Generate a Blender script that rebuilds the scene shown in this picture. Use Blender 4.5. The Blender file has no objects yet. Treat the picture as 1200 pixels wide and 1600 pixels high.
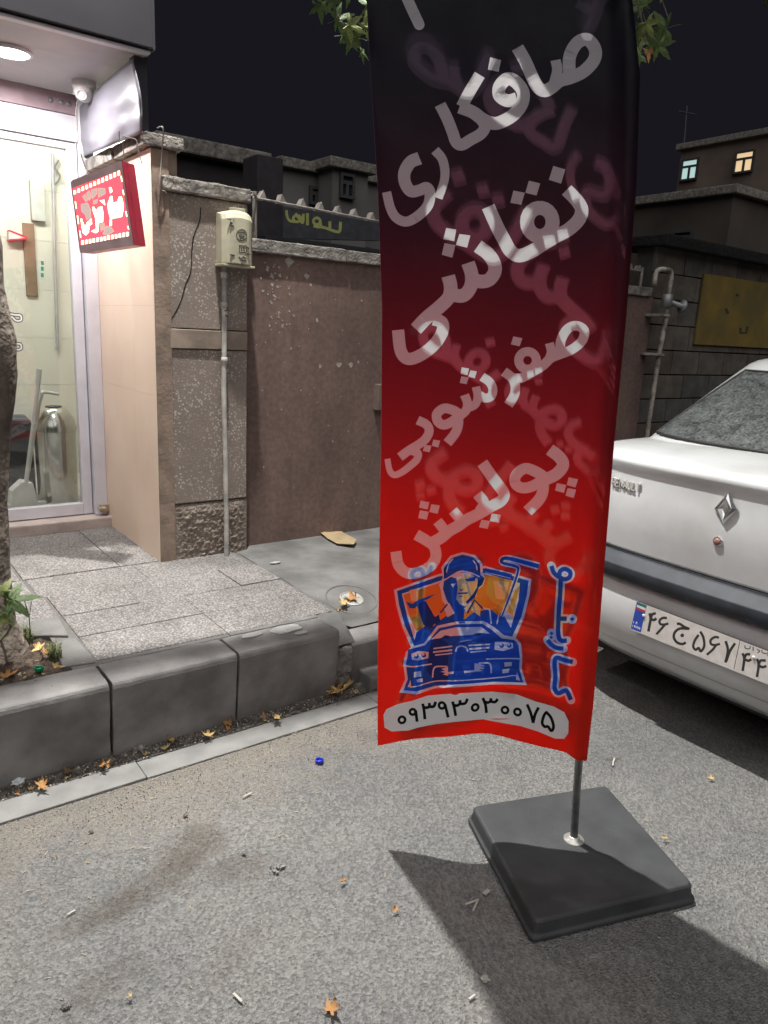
import bpy, bmesh, math, random
from mathutils import Vector, Matrix, noise
from mathutils.geometry import delaunay_2d_cdt, convex_hull_2d

random.seed(7)
SC = bpy.context.scene
COL = SC.collection
rad = math.radians

# ------------------------------------------------------------------ camera
CAM_H, FPX = 1.5, 1166.0
YAW, PITCH, ROLL = rad(36.97), rad(13.43), rad(-2.763)
FW = Vector((math.sin(YAW) * math.cos(PITCH), math.cos(YAW) * math.cos(PITCH), -math.sin(PITCH)))
_r = Vector((math.cos(YAW), -math.sin(YAW), 0))
_d = FW.cross(_r)
RT = math.cos(ROLL) * _r + math.sin(ROLL) * _d
DN = -math.sin(ROLL) * _r + math.cos(ROLL) * _d
CP = Vector((0, 0, CAM_H))
cam_data = bpy.data.cameras.new('camera')
cam = bpy.data.objects.new('camera', cam_data)
COL.objects.link(cam)
cam_data.sensor_fit = 'VERTICAL'
cam_data.sensor_height = 24.0
cam_data.lens = FPX / 1600 * 24.0
cam_data.clip_start = 0.05
cam_data.clip_end = 500
M = Matrix.Identity(4)
for i in range(3):
    M[i][0], M[i][1], M[i][2], M[i][3] = RT[i], -DN[i], -FW[i], CP[i]
cam.matrix_world = M
SC.camera = cam

# ------------------------------------------------------------------ night sky and exposure
W = bpy.data.worlds.new('World')
SC.world = W
W.use_nodes = True
bg = W.node_tree.nodes['Background']
bg.inputs[0].default_value = (0.0085, 0.0085, 0.0120, 1)
bg.inputs[1].default_value = 1.0
SC.view_settings.view_transform = 'Standard'
SC.view_settings.look = 'None'
SC.view_settings.exposure = 0.0
SC.view_settings.gamma = 1.0
try:
    SC.cycles.use_denoising = True
    SC.cycles.sample_clamp_indirect = 4.0
    SC.cycles.max_bounces = 8
    SC.cycles.transparent_max_bounces = 16
except Exception:
    pass
LAMP_POS = Vector((1.30, 3.02, 5.6))       # the street lamp over the pavement, above the frame
LAMP_W = 2500.0
SHOP_W = 32.0
# fill sun added to lift shadows and fronts, a soft stand-in for city glow
sd = bpy.data.lights.new('fill_sun', 'SUN'); sd.energy = 1.55; sd.angle = rad(75); sd.color = (1, .98, .97)
so_ = bpy.data.objects.new('fill_sun', sd); COL.objects.link(so_)
so_.rotation_euler = Vector((.40, .68, -1.08)).to_track_quat('-Z', 'Y').to_euler()

# ------------------------------------------------------------------ pixel -> point on a known plane of the place
def ray(x, y):
    return RT * ((x - 600) / FPX) + DN * ((y - 800) / FPX) + FW
def onz(x, y, z):
    v = ray(x, y); return CP + v * ((z - CAM_H) / v.z)
def ony(x, y, Y):
    v = ray(x, y); return CP + v * (Y / v.y)
def onx(x, y, X):
    v = ray(x, y); return CP + v * (X / v.x)
def onplane(x, y, p0, n):
    v = ray(x, y); return CP + v * ((p0 - CP).dot(n) / v.dot(n))

# ------------------------------------------------------------------ materials
MATS = {}
def srgb(r, g, b):
    f = lambda c: (c / 255 / 12.92) if c / 255 <= .04045 else ((c / 255 + .055) / 1.055) ** 2.4
    return (f(r), f(g), f(b))
def mat(name, col, rough=.7, metal=0., var=.12, scale=14., bump=0., bscale=60., spec=.4, col2=None, coat=0., detail=6, dist=.004, alpha=None):
    """Principled surface whose colour wanders between two tones with noise, plus fine relief."""
    if name in MATS: return MATS[name]
    m = bpy.data.materials.new(name); MATS[name] = m
    m.use_nodes = True
    nt = m.node_tree; N = nt.nodes; L = nt.links
    b = N['Principled BSDF']
    b.inputs['Roughness'].default_value = rough
    b.inputs['Metallic'].default_value = metal
    b.inputs['Specular IOR Level'].default_value = spec
    if coat: b.inputs['Coat Weight'].default_value = coat; b.inputs['Coat Roughness'].default_value = .12
    tc = N.new('ShaderNodeTexCoord')
    no = N.new('ShaderNodeTexNoise'); no.inputs['Scale'].default_value = scale; no.inputs['Detail'].default_value = detail
    L.new(tc.outputs['Object'], no.inputs['Vector'])
    ra = N.new('ShaderNodeValToRGB')
    c2 = col2 or tuple(max(0, c * (1 - 2 * var)) for c in col)
    ra.color_ramp.elements[0].position = .34; ra.color_ramp.elements[0].color = (*c2, 1)
    ra.color_ramp.elements[1].position = .66; ra.color_ramp.elements[1].color = (*col, 1)
    L.new(no.outputs['Fac'], ra.inputs['Fac'])
    L.new(ra.outputs['Color'], b.inputs['Base Color'])
    if bump:
        n2 = N.new('ShaderNodeTexNoise'); n2.inputs['Scale'].default_value = bscale; n2.inputs['Detail'].default_value = 4
        L.new(tc.outputs['Object'], n2.inputs['Vector'])
        bu = N.new('ShaderNodeBump'); bu.inputs['Strength'].default_value = bump; bu.inputs['Distance'].default_value = dist
        L.new(n2.outputs['Fac'], bu.inputs['Height']); L.new(bu.outputs['Normal'], b.inputs['Normal'])
    return m
def emit(name, col, strength):
    if name in MATS: return MATS[name]
    m = bpy.data.materials.new(name); MATS[name] = m; m.use_nodes = True
    b = m.node_tree.nodes['Principled BSDF']
    b.inputs['Base Color'].default_value = (*[c * .5 for c in col], 1)
    b.inputs['Emission Color'].default_value = (*col, 1)
    b.inputs['Emission Strength'].default_value = strength
    return m
def thin_glass(name, tint=(.93, .95, .93), refl=.06):
    if name in MATS: return MATS[name]
    m = bpy.data.materials.new(name); MATS[name] = m; m.use_nodes = True
    nt = m.node_tree; N = nt.nodes; L = nt.links
    N.remove(N['Principled BSDF'])
    t = N.new('ShaderNodeBsdfTransparent'); t.inputs[0].default_value = (*tint, 1)
    g = N.new('ShaderNodeBsdfGlossy'); g.inputs['Roughness'].default_value = .02
    lw = N.new('ShaderNodeLayerWeight'); lw.inputs['Blend'].default_value = .25
    ma = N.new('ShaderNodeMath'); ma.operation = 'MULTIPLY_ADD'; ma.inputs[1].default_value = .5; ma.inputs[2].default_value = refl
    L.new(lw.outputs['Fresnel'], ma.inputs[0])
    mx = N.new('ShaderNodeMixShader'); L.new(ma.outputs[0], mx.inputs[0]); L.new(t.outputs[0], mx.inputs[1]); L.new(g.outputs[0], mx.inputs[2])
    L.new(mx.outputs[0], N['Material Output'].inputs['Surface'])
    return m
def nodes_of(name):
    m = bpy.data.materials.new(name); MATS[name] = m; m.use_nodes = True
    return m, m.node_tree.nodes, m.node_tree.links

# ------------------------------------------------------------------ mesh helpers
def tag(o, label, cat, group=None, kind=None):
    o['label'] = label; o['category'] = cat
    if group: o['group'] = group
    if kind: o['kind'] = kind
    return o
def structure(o, label=None):
    o['kind'] = 'structure'
    if label: o['label'] = label
    return o
def empty(name, loc):
    o = bpy.data.objects.new(name, None); COL.objects.link(o); o.location = loc
    o.empty_display_size = .1
    return o
def obj(name, me, parent=None):
    o = bpy.data.objects.new(name, me); COL.objects.link(o)
    if parent is not None:
        o.parent = parent
        o.matrix_parent_inverse = Matrix.Translation(-Vector(parent_world(parent)))
    return o
def parent_world(p):
    # every mesh is built in world coordinates; only Empties stand away from the origin
    return Vector(p.location) if p.type == 'EMPTY' else Vector((0, 0, 0))
class MB:
    def __init__(s): s.v, s.f, s.m, s.sm = [], [], [], []
    def add(s, vs, fs, mi=0, smooth=False):
        o = len(s.v); s.v += [tuple(p) for p in vs]
        for f in fs: s.f.append(tuple(i + o for i in f)); s.m.append(mi); s.sm.append(smooth)
        return s
    def box(s, lo, hi, mi=0, bev=0., jit=0.):
        lo, hi = Vector(lo), Vector(hi)
        if bev <= 0:
            p = [(x, y, z) for z in (lo.z, hi.z) for y in (lo.y, hi.y) for x in (lo.x, hi.x)]
            return s.add(p, [(0, 2, 3, 1), (4, 5, 7, 6), (0, 1, 5, 4), (2, 6, 7, 3), (0, 4, 6, 2), (1, 3, 7, 5)], mi)
        bm = bmesh.new()
        r = bmesh.ops.create_cube(bm, size=1)
        for v in bm.verts:
            v.co = Vector([lo[i] + (v.co[i] + .5) * (hi[i] - lo[i]) + random.uniform(-jit, jit) for i in range(3)])
        bmesh.ops.bevel(bm, geom=bm.edges[:], offset=bev, segments=2, affect='EDGES', profile=.6)
        bm.verts.index_update()
        s.add([v.co.copy() for v in bm.verts], [[v.index for v in f.verts] for f in bm.faces], mi)
        bm.free(); return s
    def obox(s, c, ax, ay, az, mi=0):
        """box from centre and three half-axis vectors"""
        c, ax, ay, az = map(Vector, (c, ax, ay, az))
        p = [c + ax * i + ay * j + az * k for k in (-1, 1) for j in (-1, 1) for i in (-1, 1)]
        return s.add(p, [(0, 2, 3, 1), (4, 5, 7, 6), (0, 1, 5, 4), (2, 6, 7, 3), (0, 4, 6, 2), (1, 3, 7, 5)], mi)
    def tube(s, path, r, n=10, mi=0, cap=True, smooth=True):
        P = [Vector(p) for p in path]; rs = r if isinstance(r, (list, tuple)) else [r] * len(P)
        vs = []; up = None
        for i, p in enumerate(P):
            t = (P[min(i + 1, len(P) - 1)] - P[max(i - 1, 0)]).normalized()
            if up is None:
                up = Vector((0, 0, 1)) if abs(t.z) < .9 else Vector((1, 0, 0))
            a = t.cross(up); a = a.normalized() if a.length > 1e-6 else Vector((1, 0, 0)); b = t.cross(a).normalized(); up = -b if up.dot(b) < 0 else b
            for k in range(n):
                q = 2 * math.pi * k / n
                vs.append(p + (a * math.cos(q) + t.cross(a) * math.sin(q)) * rs[i])
        fs = []
        for i in range(len(P) - 1):
            for k in range(n):
                k2 = (k + 1) % n
                fs.append((i * n + k, i * n + k2, (i + 1) * n + k2, (i + 1) * n + k))
        s.add(vs, fs, mi, smooth)
        if cap:
            s.add(vs[:n], [tuple(range(n))[::-1]], mi); s.add(vs[-n:], [tuple(range(n))], mi)
        return s
    def lathe(s, c, prof, n=24, mi=0, axis=None, smooth=True):
        """revolve (radius, height) profile about an axis through c"""
        c = Vector(c); z = Vector(axis or (0, 0, 1)).normalized()
        a = z.orthogonal().normalized(); b = z.cross(a)
        vs = [c + z * h + (a * math.cos(2 * math.pi * k / n) + b * math.sin(2 * math.pi * k / n)) * r for r, h in prof for k in range(n)]
        fs = [(i * n + k, i * n + (k + 1) % n, (i + 1) * n + (k + 1) % n, (i + 1) * n + k) for i in range(len(prof) - 1) for k in range(n)]
        s.add(vs, fs, mi, smooth)
        s.add(vs[:n], [tuple(range(n))[::-1]], mi); s.add(vs[-n:], [tuple(range(n))], mi)
        return s
    def prism(s, pts, off, mi=0):
        """closed polygon of 3-D points pushed along off"""
        off = Vector(off); n = len(pts); P = [Vector(p) for p in pts]
        s.add(P + [p + off for p in P], [tuple(range(n))[::-1], tuple(range(n, 2 * n))] + [(i, (i + 1) % n, n + (i + 1) % n, n + i) for i in range(n)], mi)
        return s
    def grid(s, fn, nu, nv, mi=0, smooth=True):
        vs = [fn(i / nu, j / nv) for j in range(nv + 1) for i in range(nu + 1)]
        fs = [(j * (nu + 1) + i, j * (nu + 1) + i + 1, (j + 1) * (nu + 1) + i + 1, (j + 1) * (nu + 1) + i) for j in range(nv) for i in range(nu)]
        return s.add(vs, fs, mi, smooth)
    def mesh(s, name, mats):
        me = bpy.data.meshes.new(name)
        me.from_pydata(s.v, [], s.f)
        for m in (mats if isinstance(mats, (list, tuple)) else [mats]): me.materials.append(m)
        me.polygons.foreach_set('material_index', s.m)
        me.polygons.foreach_set('use_smooth', s.sm)
        me.update(); return me
    def build(s, name, mats, parent=None): return obj(name, s.mesh(name, mats), parent)
def recalc(o):
    bm = bmesh.new(); bm.from_mesh(o.data); bmesh.ops.recalc_face_normals(bm, faces=bm.faces); bm.to_mesh(o.data); bm.free()
    return o
def roughen(o, amount=.006, size=.05, levels=3):
    """worn stone: fine simple subdivision pushed about by a cloud texture"""
    s_ = o.modifiers.new('subd', 'SUBSURF'); s_.subdivision_type = 'SIMPLE'; s_.levels = s_.render_levels = levels
    t = bpy.data.textures.get('wear_%g' % size) or bpy.data.textures.new('wear_%g' % size, 'CLOUDS'); t.noise_scale = size; t.noise_depth = 3
    d = o.modifiers.new('wear', 'DISPLACE'); d.texture = t; d.texture_coords = 'GLOBAL'; d.strength = amount; d.mid_level = .5
    return o
def rounded(o, width=.004, seg=2):
    b = o.modifiers.new('bevel', 'BEVEL'); b.width = width; b.segments = seg; b.limit_method = 'ANGLE'; b.angle_limit = rad(40)
    return o

# ------------------------------------------------------------------ printed lettering: strokes traced in the print's own plane
def spline(pts, per=6):
    if len(pts) < 3: return [Vector(p) for p in pts]
    P = [Vector(p) for p in pts]; out = []
    for i in range(len(P) - 1):
        a = P[i - 1] if i else P[0] * 2 - P[1]; b, c = P[i], P[i + 1]; d = P[i + 2] if i + 2 < len(P) else P[-1] * 2 - P[-2]
        for k in range(per):
            t = k / per
            out.append(.5 * ((2 * b) + (c - a) * t + (2 * a - 5 * b + 4 * c - d) * t * t + (3 * b - 3 * c + d - a) * t ** 3))
    out.append(P[-1]); return out
def stroke(pts, w, smooth=True, per=6):
    P = spline(pts, per) if smooth else [Vector(p) for p in pts]
    L, R = [], []
    for i, p in enumerate(P):
        t = (P[min(i + 1, len(P) - 1)] - P[max(i - 1, 0)])
        t = t.normalized() if t.length > 1e-9 else Vector((1, 0))
        n = Vector((-t.y, t.x)); ww = (w[0] + (w[1] - w[0]) * i / (len(P) - 1)) if isinstance(w, (tuple, list)) else w
        L.append(p + n * ww / 2); R.append(p - n * ww / 2)
    qs = []
    for i in range(len(P) - 1):
        q = [L[i], L[i + 1], R[i + 1], R[i]]
        h = convex_hull_2d(q)
        if len(h) >= 3: qs.append([q[k] for k in h])
    return qs
def ring(cx, cy, rx, ry, w, n=22):
    qs = []
    for k in range(n):
        a, b = 2 * math.pi * k / n, 2 * math.pi * (k + 1) / n
        f = lambda t, s: Vector((cx + (rx + s * w / 2) * math.cos(t), cy + (ry + s * w / 2) * math.sin(t)))
        qs.append([f(a, 1), f(b, 1), f(b, -1), f(a, -1)])
    return qs
def disc(cx, cy, r, n=14): return [[Vector((cx + r * math.cos(2 * math.pi * k / n), cy + r * math.sin(2 * math.pi * k / n))) for k in range(n)]]
def poly(pts): return [[Vector(p) for p in pts]]
def crop(x0, y0, s):
    """coordinates read off an enlarged detail -> print coordinates"""
    return lambda pts: [(x0 + p[0] / s, y0 + p[1] / s) for p in pts]
def print_sheet(name, outline, layers, to3d, mats, parent=None, grid=0., base=0, smooth=True, xf=None):
    """One cloth/plate face: outline cut by every printed shape; each cell gets the ink on top."""
    S = .01
    xf = xf or (lambda p: p)
    vs, fs, ink = [], [], []
    def addp(p, m):
        o = len(vs); p = [Vector((q[0] * S, q[1] * S)) for q in p]
        ar = sum(p[i].x * p[(i + 1) % len(p)].y - p[(i + 1) % len(p)].x * p[i].y for i in range(len(p)))
        if abs(ar) < 1e-7: return
        if ar < 0: p = p[::-1]
        vs.extend(p); fs.append(list(range(o, o + len(p)))); ink.append(m)
    addp([Vector(p) for p in outline], base)
    for polys, m in layers:
        for p in polys: addp([xf(q) for q in p], m)
    if grid:
        xs = [p[0] for p in outline]; ys = [p[1] for p in outline]
        y = min(ys)
        while y < max(ys):
            x = min(xs)
            while x < max(xs):
                vs.append(Vector((x * S, y * S))); x += grid
            y += grid
    V, E_, F, ov, oe, of = delaunay_2d_cdt(vs, [], fs, 0, 1e-5)
    mb = MB()
    P = [to3d(v.x / S, v.y / S) for v in V]
    keep, mi = [], []
    for f, o in zip(F, of):
        if 0 not in o: continue
        keep.append(f); mi.append(ink[max(o)])
    mb.v = [tuple(p) for p in P]; mb.f = [tuple(f) for f in keep]; mb.m = mi; mb.sm = [smooth] * len(keep)
    return mb.build(name, mats, parent)
def raised(polysets, to3d, off):
    """little raised letters: each stroke cell a thin prism"""
    mb = MB()
    for polys in polysets:
        for p in polys: mb.prism([to3d(q[0], q[1]) for q in p], off)
    return mb


# ================================================================== THE SETTING
Z0 = .30                                    # pavement level above the road
KY = 2.395                                  # kerb face
# ---- road: worn asphalt, sand blown against the gutter, oily stains of their own shape
def asphalt():
    m, N, L = nodes_of('worn_asphalt')
    b = N['Principled BSDF']; b.inputs['Roughness'].default_value = .9; b.inputs['Specular IOR Level'].default_value = .25
    tc = N.new('ShaderNodeTexCoord'); ob = tc.outputs['Object']
    def nz(scale, detail=5, rough=.6):
        n = N.new('ShaderNodeTexNoise'); n.inputs['Scale'].default_value = scale; n.inputs['Detail'].default_value = detail; n.inputs['Roughness'].default_value = rough
        L.new(ob, n.inputs['Vector']); return n.outputs['Fac']
    def ramp(f, p0, c0, p1, c1):
        r = N.new('ShaderNodeValToRGB'); e = r.color_ramp.elements
        e[0].position, e[0].color, e[1].position, e[1].color = p0, (*c0, 1), p1, (*c1, 1)
        L.new(f, r.inputs['Fac']); return r.outputs['Color']
    def mix(f, a, c, mode='MIX'):
        x = N.new('ShaderNodeMix'); x.data_type = 'RGBA'; x.blend_type = mode
        if isinstance(f, float): x.inputs['Factor'].default_value = f
        else: L.new(f, x.inputs['Factor'])
        for k, s in ((6, a), (7, c)):
            if isinstance(s, tuple): x.inputs[k].default_value = (*s, 1)
            else: L.new(s, x.inputs[k])
        return x.outputs[2]
    def math_(op, a, c, clamp=False):
        x = N.new('ShaderNodeMath'); x.operation = op; x.use_clamp = clamp
        for k, s in ((0, a), (1, c)):
            if isinstance(s, (float, int)): x.inputs[k].default_value = s
            else: L.new(s, x.inputs[k])
        return x.outputs[0]
    v = N.new('ShaderNodeTexVoronoi'); v.inputs['Scale'].default_value = 190; L.new(ob, v.inputs['Vector'])
    chip = ramp(v.outputs['Color'], .05, (.085, .085, .086), .97, (.29, .288, .28))
    fine = ramp(nz(420, 3), .3, (.11, .11, .108), .72, (.29, .285, .275))
    v2 = N.new('ShaderNodeTexVoronoi'); v2.inputs['Scale'].default_value = 120; L.new(ob, v2.inputs['Vector'])
    coarse = ramp(v2.outputs['Color'], .25, (.085, .085, .085), .80, (.30, .297, .287))
    base = mix(.36, mix(.45, chip, fine), coarse)
    big = ramp(nz(1.7, 6), .32, (.80, .80, .81), .68, (1.12, 1.1, 1.06))
    base = mix(1.0, base, big, 'MULTIPLY')
    sx = N.new('ShaderNodeSeparateXYZ'); L.new(ob, sx.inputs[0])
    # sand lies against the gutter and thins out over half a metre
    w = math_('ADD', sx.outputs['Y'], math_('MULTIPLY', math_('SUBTRACT', nz(3.2, 8, .7), .5), .9))
    lim = math_('ADD', w, math_('MULTIPLY', math_('SUBTRACT', nz(60, 4), .5), .35))
    sand = math_('MULTIPLY', math_('SUBTRACT', lim, 1.86), 3.2, True)
    base = mix(math_('MULTIPLY', sand, .75), base, ramp(nz(180, 4), .3, (.17, .15, .125), .7, (.30, .27, .23)))
    def stain(cx, cy, rx, ry, ang, amt, col, base):
        mp = N.new('ShaderNodeMapping'); mp.vector_type = 'TEXTURE'
        mp.inputs['Location'].default_value = (cx, cy, 0); mp.inputs['Rotation'].default_value = (0, 0, ang); mp.inputs['Scale'].default_value = (rx, ry, 1)
        wob = N.new('ShaderNodeMix'); wob.data_type = 'VECTOR'; wob.inputs['Factor'].default_value = .12
        nn = N.new('ShaderNodeTexNoise'); nn.inputs['Scale'].default_value = 7; nn.inputs['Detail'].default_value = 7; L.new(ob, nn.inputs['Vector'])
        L.new(ob, wob.inputs[4]); L.new(nn.outputs['Color'], wob.inputs[5]); L.new(wob.outputs[1], mp.inputs['Vector'])
        le = N.new('ShaderNodeVectorMath'); le.operation = 'LENGTH'
        fl = N.new('ShaderNodeVectorMath'); fl.operation = 'MULTIPLY'; fl.inputs[1].default_value = (1, 1, 0)
        L.new(mp.outputs[0], fl.inputs[0]); L.new(fl.outputs[0], le.inputs[0])
        f = math_('MULTIPLY', math_('SUBTRACT', 1.0, le.outputs['Value']), 2.0, True)
        f = math_('MULTIPLY', math_('MULTIPLY', f, math_('ADD', math_('MULTIPLY', nz(55, 7, .75), 1.7), -.24)), amt, True)
        return mix(f, base, col)
    # object space = world here; noise mixing pulls points 12 % towards .5, allow for it
    def sp(x, y): return (x * .88 + .06, y * .88 + .06)
    for (px, py, rx, ry, a, amt) in ((300, 1320, .13, .10, .3, .8), (235, 1385, .24, .075, .35, .75), (370, 1350, .12, .07, 0, .6), (150, 1430, .16, .06, .4, .55), (160, 1540, .14, .07, .2, .45), (962, 1186, .035, .02, 0, .9), (955, 1088, .03, .02, 0, .8), (1000, 1095, .12, .08, .4, .4), (370, 1490, .12, .05, .3, .35)):
        p = onz(px, py, 0); c = sp(p.x, p.y)
        base = stain(c[0], c[1], rx * .9, ry * .9, a, amt, (.085, .068, .054), base)
    L.new(base, b.inputs['Base Color'])
    bu = N.new('ShaderNodeBump'); bu.inputs['Strength'].default_value = .9; bu.inputs['Distance'].default_value = .004
    hh = math_('ADD', math_('ADD', math_('MULTIPLY', v.outputs['Distance'], 1.2), nz(260, 4)), math_('MULTIPLY', v2.outputs['Distance'], 1.5))
    L.new(hh, bu.inputs['Height']); L.new(bu.outputs['Normal'], b.inputs['Normal'])
    return m
ASPH = asphalt()
mb = MB()
def road_pt(u, v):
    x = -6 + 16 * u; y = -3.0 + (2.243 + 3.0) * v
    return (x, y, .003 * noise.noise((x * 2, y * 2, 0)) - .004)
mb.grid(road_pt, 130, 44)
structure(mb.build('road', ASPH), 'worn grey asphalt road with sand and oil stains')
mb = MB(); mb.box((-60, -60, -.06), (90, 120, -.03)); structure(mb.build('ground', mat('far_ground', (.06, .055, .05), .95, scale=2)), 'dark ground beyond the street')

# ---- gutter strip: cast slabs beside the dirt at the kerb foot
CONC = mat('gutter_concrete', (.25, .245, .235), .9, var=.14, scale=9, bump=.5, bscale=220, dist=.002)
gut = empty('gutter', (1, 2.3, 0)); structure(gut, 'narrow concrete gutter strip at the foot of the kerb')
for i, (a, b_) in enumerate(((-2.2, -1.2), (-1.2, -.2), (-.2, .742), (.742, 1.72), (1.72, 2.7), (2.7, 3.7), (3.7, 4.7), (4.7, 5.7))):
    mb = MB(); mb.box((a + .0015, 2.246, -.05), (b_ - .0015, 2.364, .002 + random.uniform(-.002, .002)), bev=.003)
    mb.build('gutter_slab', CONC, gut)
DIRT = mat('gutter_dirt', (.13, .115, .10), .98, var=.3, scale=40, bump=1, bscale=120, dist=.006)
mb = MB()
mb.grid(lambda u, v: (-2.2 + 8 * u, 2.357 + .075 * v, .003 + .016 * v + .012 * abs(noise.noise((u * 160, v * 3, 2)))), 300, 5)
tag(mb.build('gutter_soil', DIRT), 'dark strip of soil and grit along the kerb foot', 'soil', kind='stuff')

# ---- kerb: precast stones, each a piece
KERB = mat('kerb_concrete', (.225, .216, .208), .9, var=.24, scale=6, bump=.8, bscale=130, dist=.003)
kerb = empty('kerb', (1, 2.46, 0)); structure(kerb, 'high kerb of grey precast stones')
edges = [-2.35, -1.84, -1.33, -.83, -.33, .17, .678, 1.151, 1.612]
for i in range(len(edges) - 1):
    a, b_ = edges[i] + .005, edges[i + 1] - .005
    t = random.uniform(-.003, .003)
    pts = [(KY + t + .026, -.05), (KY + t, .278), (KY + t + .003, .290), (KY + t + .008, .297), (KY + t + .016, Z0), (2.565, Z0 + .001), (2.565, -.05)]
    mb = MB(); mb.prism([(a, y, z) for y, z in pts], (b_ - a, 0, 0))
    o = mb.build('kerb_stone', KERB, kerb); recalc(o); rounded(o, .003)
    if a > -.9: roughen(o, .007, .07, 4)
edges = [1.70, 2.17, 2.63, 3.13, 3.63, 4.13, 4.63, 5.13, 5.63, 6.13, 6.63]
for i in range(len(edges) - 1):                       # dropped kerb in front of the yard gate
    a, b_ = edges[i] + .004, edges[i + 1] - .004
    pts = [(KY + .055, -.05), (KY + .05, .192), (KY + .062, .205), (2.565, .214), (2.565, -.05)]
    mb = MB(); mb.prism([(a, y, z) for y, z in pts], (b_ - a, 0, 0))
    o = mb.build('kerb_stone', KERB, kerb); recalc(o); rounded(o, .004)
mb = MB(); mb.box((1.613, 2.43, -.02), (1.697, 2.60, .19), bev=.006, jit=.006); o = roughen(mb.build('mortar_joint', mat('rough_mortar', (.2, .19, .18), .95, bump=1, bscale=90, dist=.01), kerb), .03, .03, 4)
mb = MB(); mb.box(tuple(onz(571, 1078, 0) + Vector((0, -.04, 0))), tuple(onz(571, 1078, 0) + Vector((.34, .10, .075))), bev=.012, jit=.006)
tag(mb.build('concrete_block', KERB), 'low broken concrete block lying in the gutter behind the red flag', 'block')

# ---- pavement: washed terrazzo slabs laid one by one, cement screed beyond
def terrazzo(name, stone, paste, scale=150):
    m, N, L = nodes_of(name)
    b = N['Principled BSDF']; b.inputs['Roughness'].default_value = .8; b.inputs['Specular IOR Level'].default_value = .3
    tc = N.new('ShaderNodeTexCoord')
    v = N.new('ShaderNodeTexVoronoi'); v.inputs['Scale'].default_value = scale; L.new(tc.outputs['Object'], v.inputs['Vector'])
    r = N.new('ShaderNodeValToRGB'); e = r.color_ramp.elements
    e[0].position, e[0].color, e[1].position, e[1].color = .28, (*stone, 1), .62, (*paste, 1)
    L.new(v.outputs['Distance'], r.inputs['Fac'])
    r2 = N.new('ShaderNodeValToRGB'); e = r2.color_ramp.elements
    e[0].position, e[0].color, e[1].position, e[1].color = .25, (.72, .71, .70, 1), .75, (1.2, 1.18, 1.16, 1)
    L.new(v.outputs['Color'], r2.inputs['Fac'])
    n = N.new('ShaderNodeTexNoise'); n.inputs['Scale'].default_value = 3.5; n.inputs['Detail'].default_value = 8; n.inputs['Roughness'].default_value = .65; L.new(tc.outputs['Object'], n.inputs['Vector'])
    r3 = N.new('ShaderNodeValToRGB'); e = r3.color_ramp.elements
    e[0].position, e[0].color, e[1].position, e[1].color = .3, (.66, .65, .64, 1), .7, (1.08, 1.06, 1.05, 1)
    L.new(n.outputs['Fac'], r3.inputs['Fac'])
    def mul(a, c):
        x = N.new('ShaderNodeMix'); x.data_type = 'RGBA'; x.blend_type = 'MULTIPLY'; x.inputs['Factor'].default_value = 1
        L.new(a, x.inputs[6]); L.new(c, x.inputs[7]); return x.outputs[2]
    L.new(mul(mul(r.outputs[0], r2.outputs[0]), r3.outputs[0]), b.inputs['Base Color'])
    bu = N.new('ShaderNodeBump'); bu.inputs['Strength'].default_value = .6; bu.inputs['Distance'].default_value = .002; bu.invert = True
    L.new(v.outputs['Distance'], bu.inputs['Height']); L.new(bu.outputs['Normal'], b.inputs['Normal'])
    return m
TERR = terrazzo('washed_terrazzo', (.275, .267, .263), (.15, .145, .141), 115)
SCREED = mat('cement_screed', (.165, .161, .155), .92, var=.24, scale=5, bump=.8, bscale=160, dist=.003)
pave = empty('pavement', (1, 3, Z0)); structure(pave, 'pavement of washed terrazzo slabs beside cement screed')
mb = MB()
for q in (((.60, 2.5651, -.05), (1.612, 2.604, Z0 - .005)), ((.60, 2.6045, -.05), (1.72, 2.99, Z0 - .005)), ((-2.4, 2.9905, -.05), (1.72, 6.6, Z0 - .005)), ((-2.4, 2.5651, -.05), (-.33, 2.99, Z0 - .005)), ((-.3295, 2.5651, -.05), (.5995, 2.99, Z0 - .09))): mb.box(*q)
mb.build('joint_bed', mat('joint_sand', (.135, .128, .12), .98, scale=30), pave)
rows = [(2.572, 2.604), (2.604, 2.852), (2.852, 3.098), (3.098, 3.366), (3.366, 3.646), (3.646, 3.9), (3.9, 4.15), (4.15, 4.42)]
def slab(x0, x1, y0, y1, m=TERR):
    g = .0018
    mb = MB(); mb.box((x0 + g, y0 + g, Z0 - .03), (x1 - g, y1 - g, Z0 + random.uniform(-.0025, .002)), bev=.003)
    o = mb.build('paving_slab', m, pave)
for k, (y0, y1) in enumerate(rows):
    if k == 0:
        xs = [.70, 1.2, 1.611]
        for i in range(2): slab(xs[i], xs[i + 1], y0, y1, SCREED)
        continue
    xs = [.69, 1.203, 1.704] if k in (1, 2) else ([.69, 1.02, 1.5, 1.715] if k == 3 else [.66, 1.16, 1.715] if k == 4 else [.65, 1.10, 1.306])
    if k == 4: xs = [.66, 1.16, 1.70]
    for i in range(len(xs) - 1): slab(xs[i], xs[i + 1], y0, y1)
    left = [-2.3, -1.8, -1.3, -.8, -.3, .17, xs[0] - .012]
    if k >= 3:
        for i in range(len(left) - 1): slab(left[i], left[i + 1], y0, y1)
    elif k >= 1:
        for i in range(4): slab(left[i], left[i + 1], y0, y1)
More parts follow.
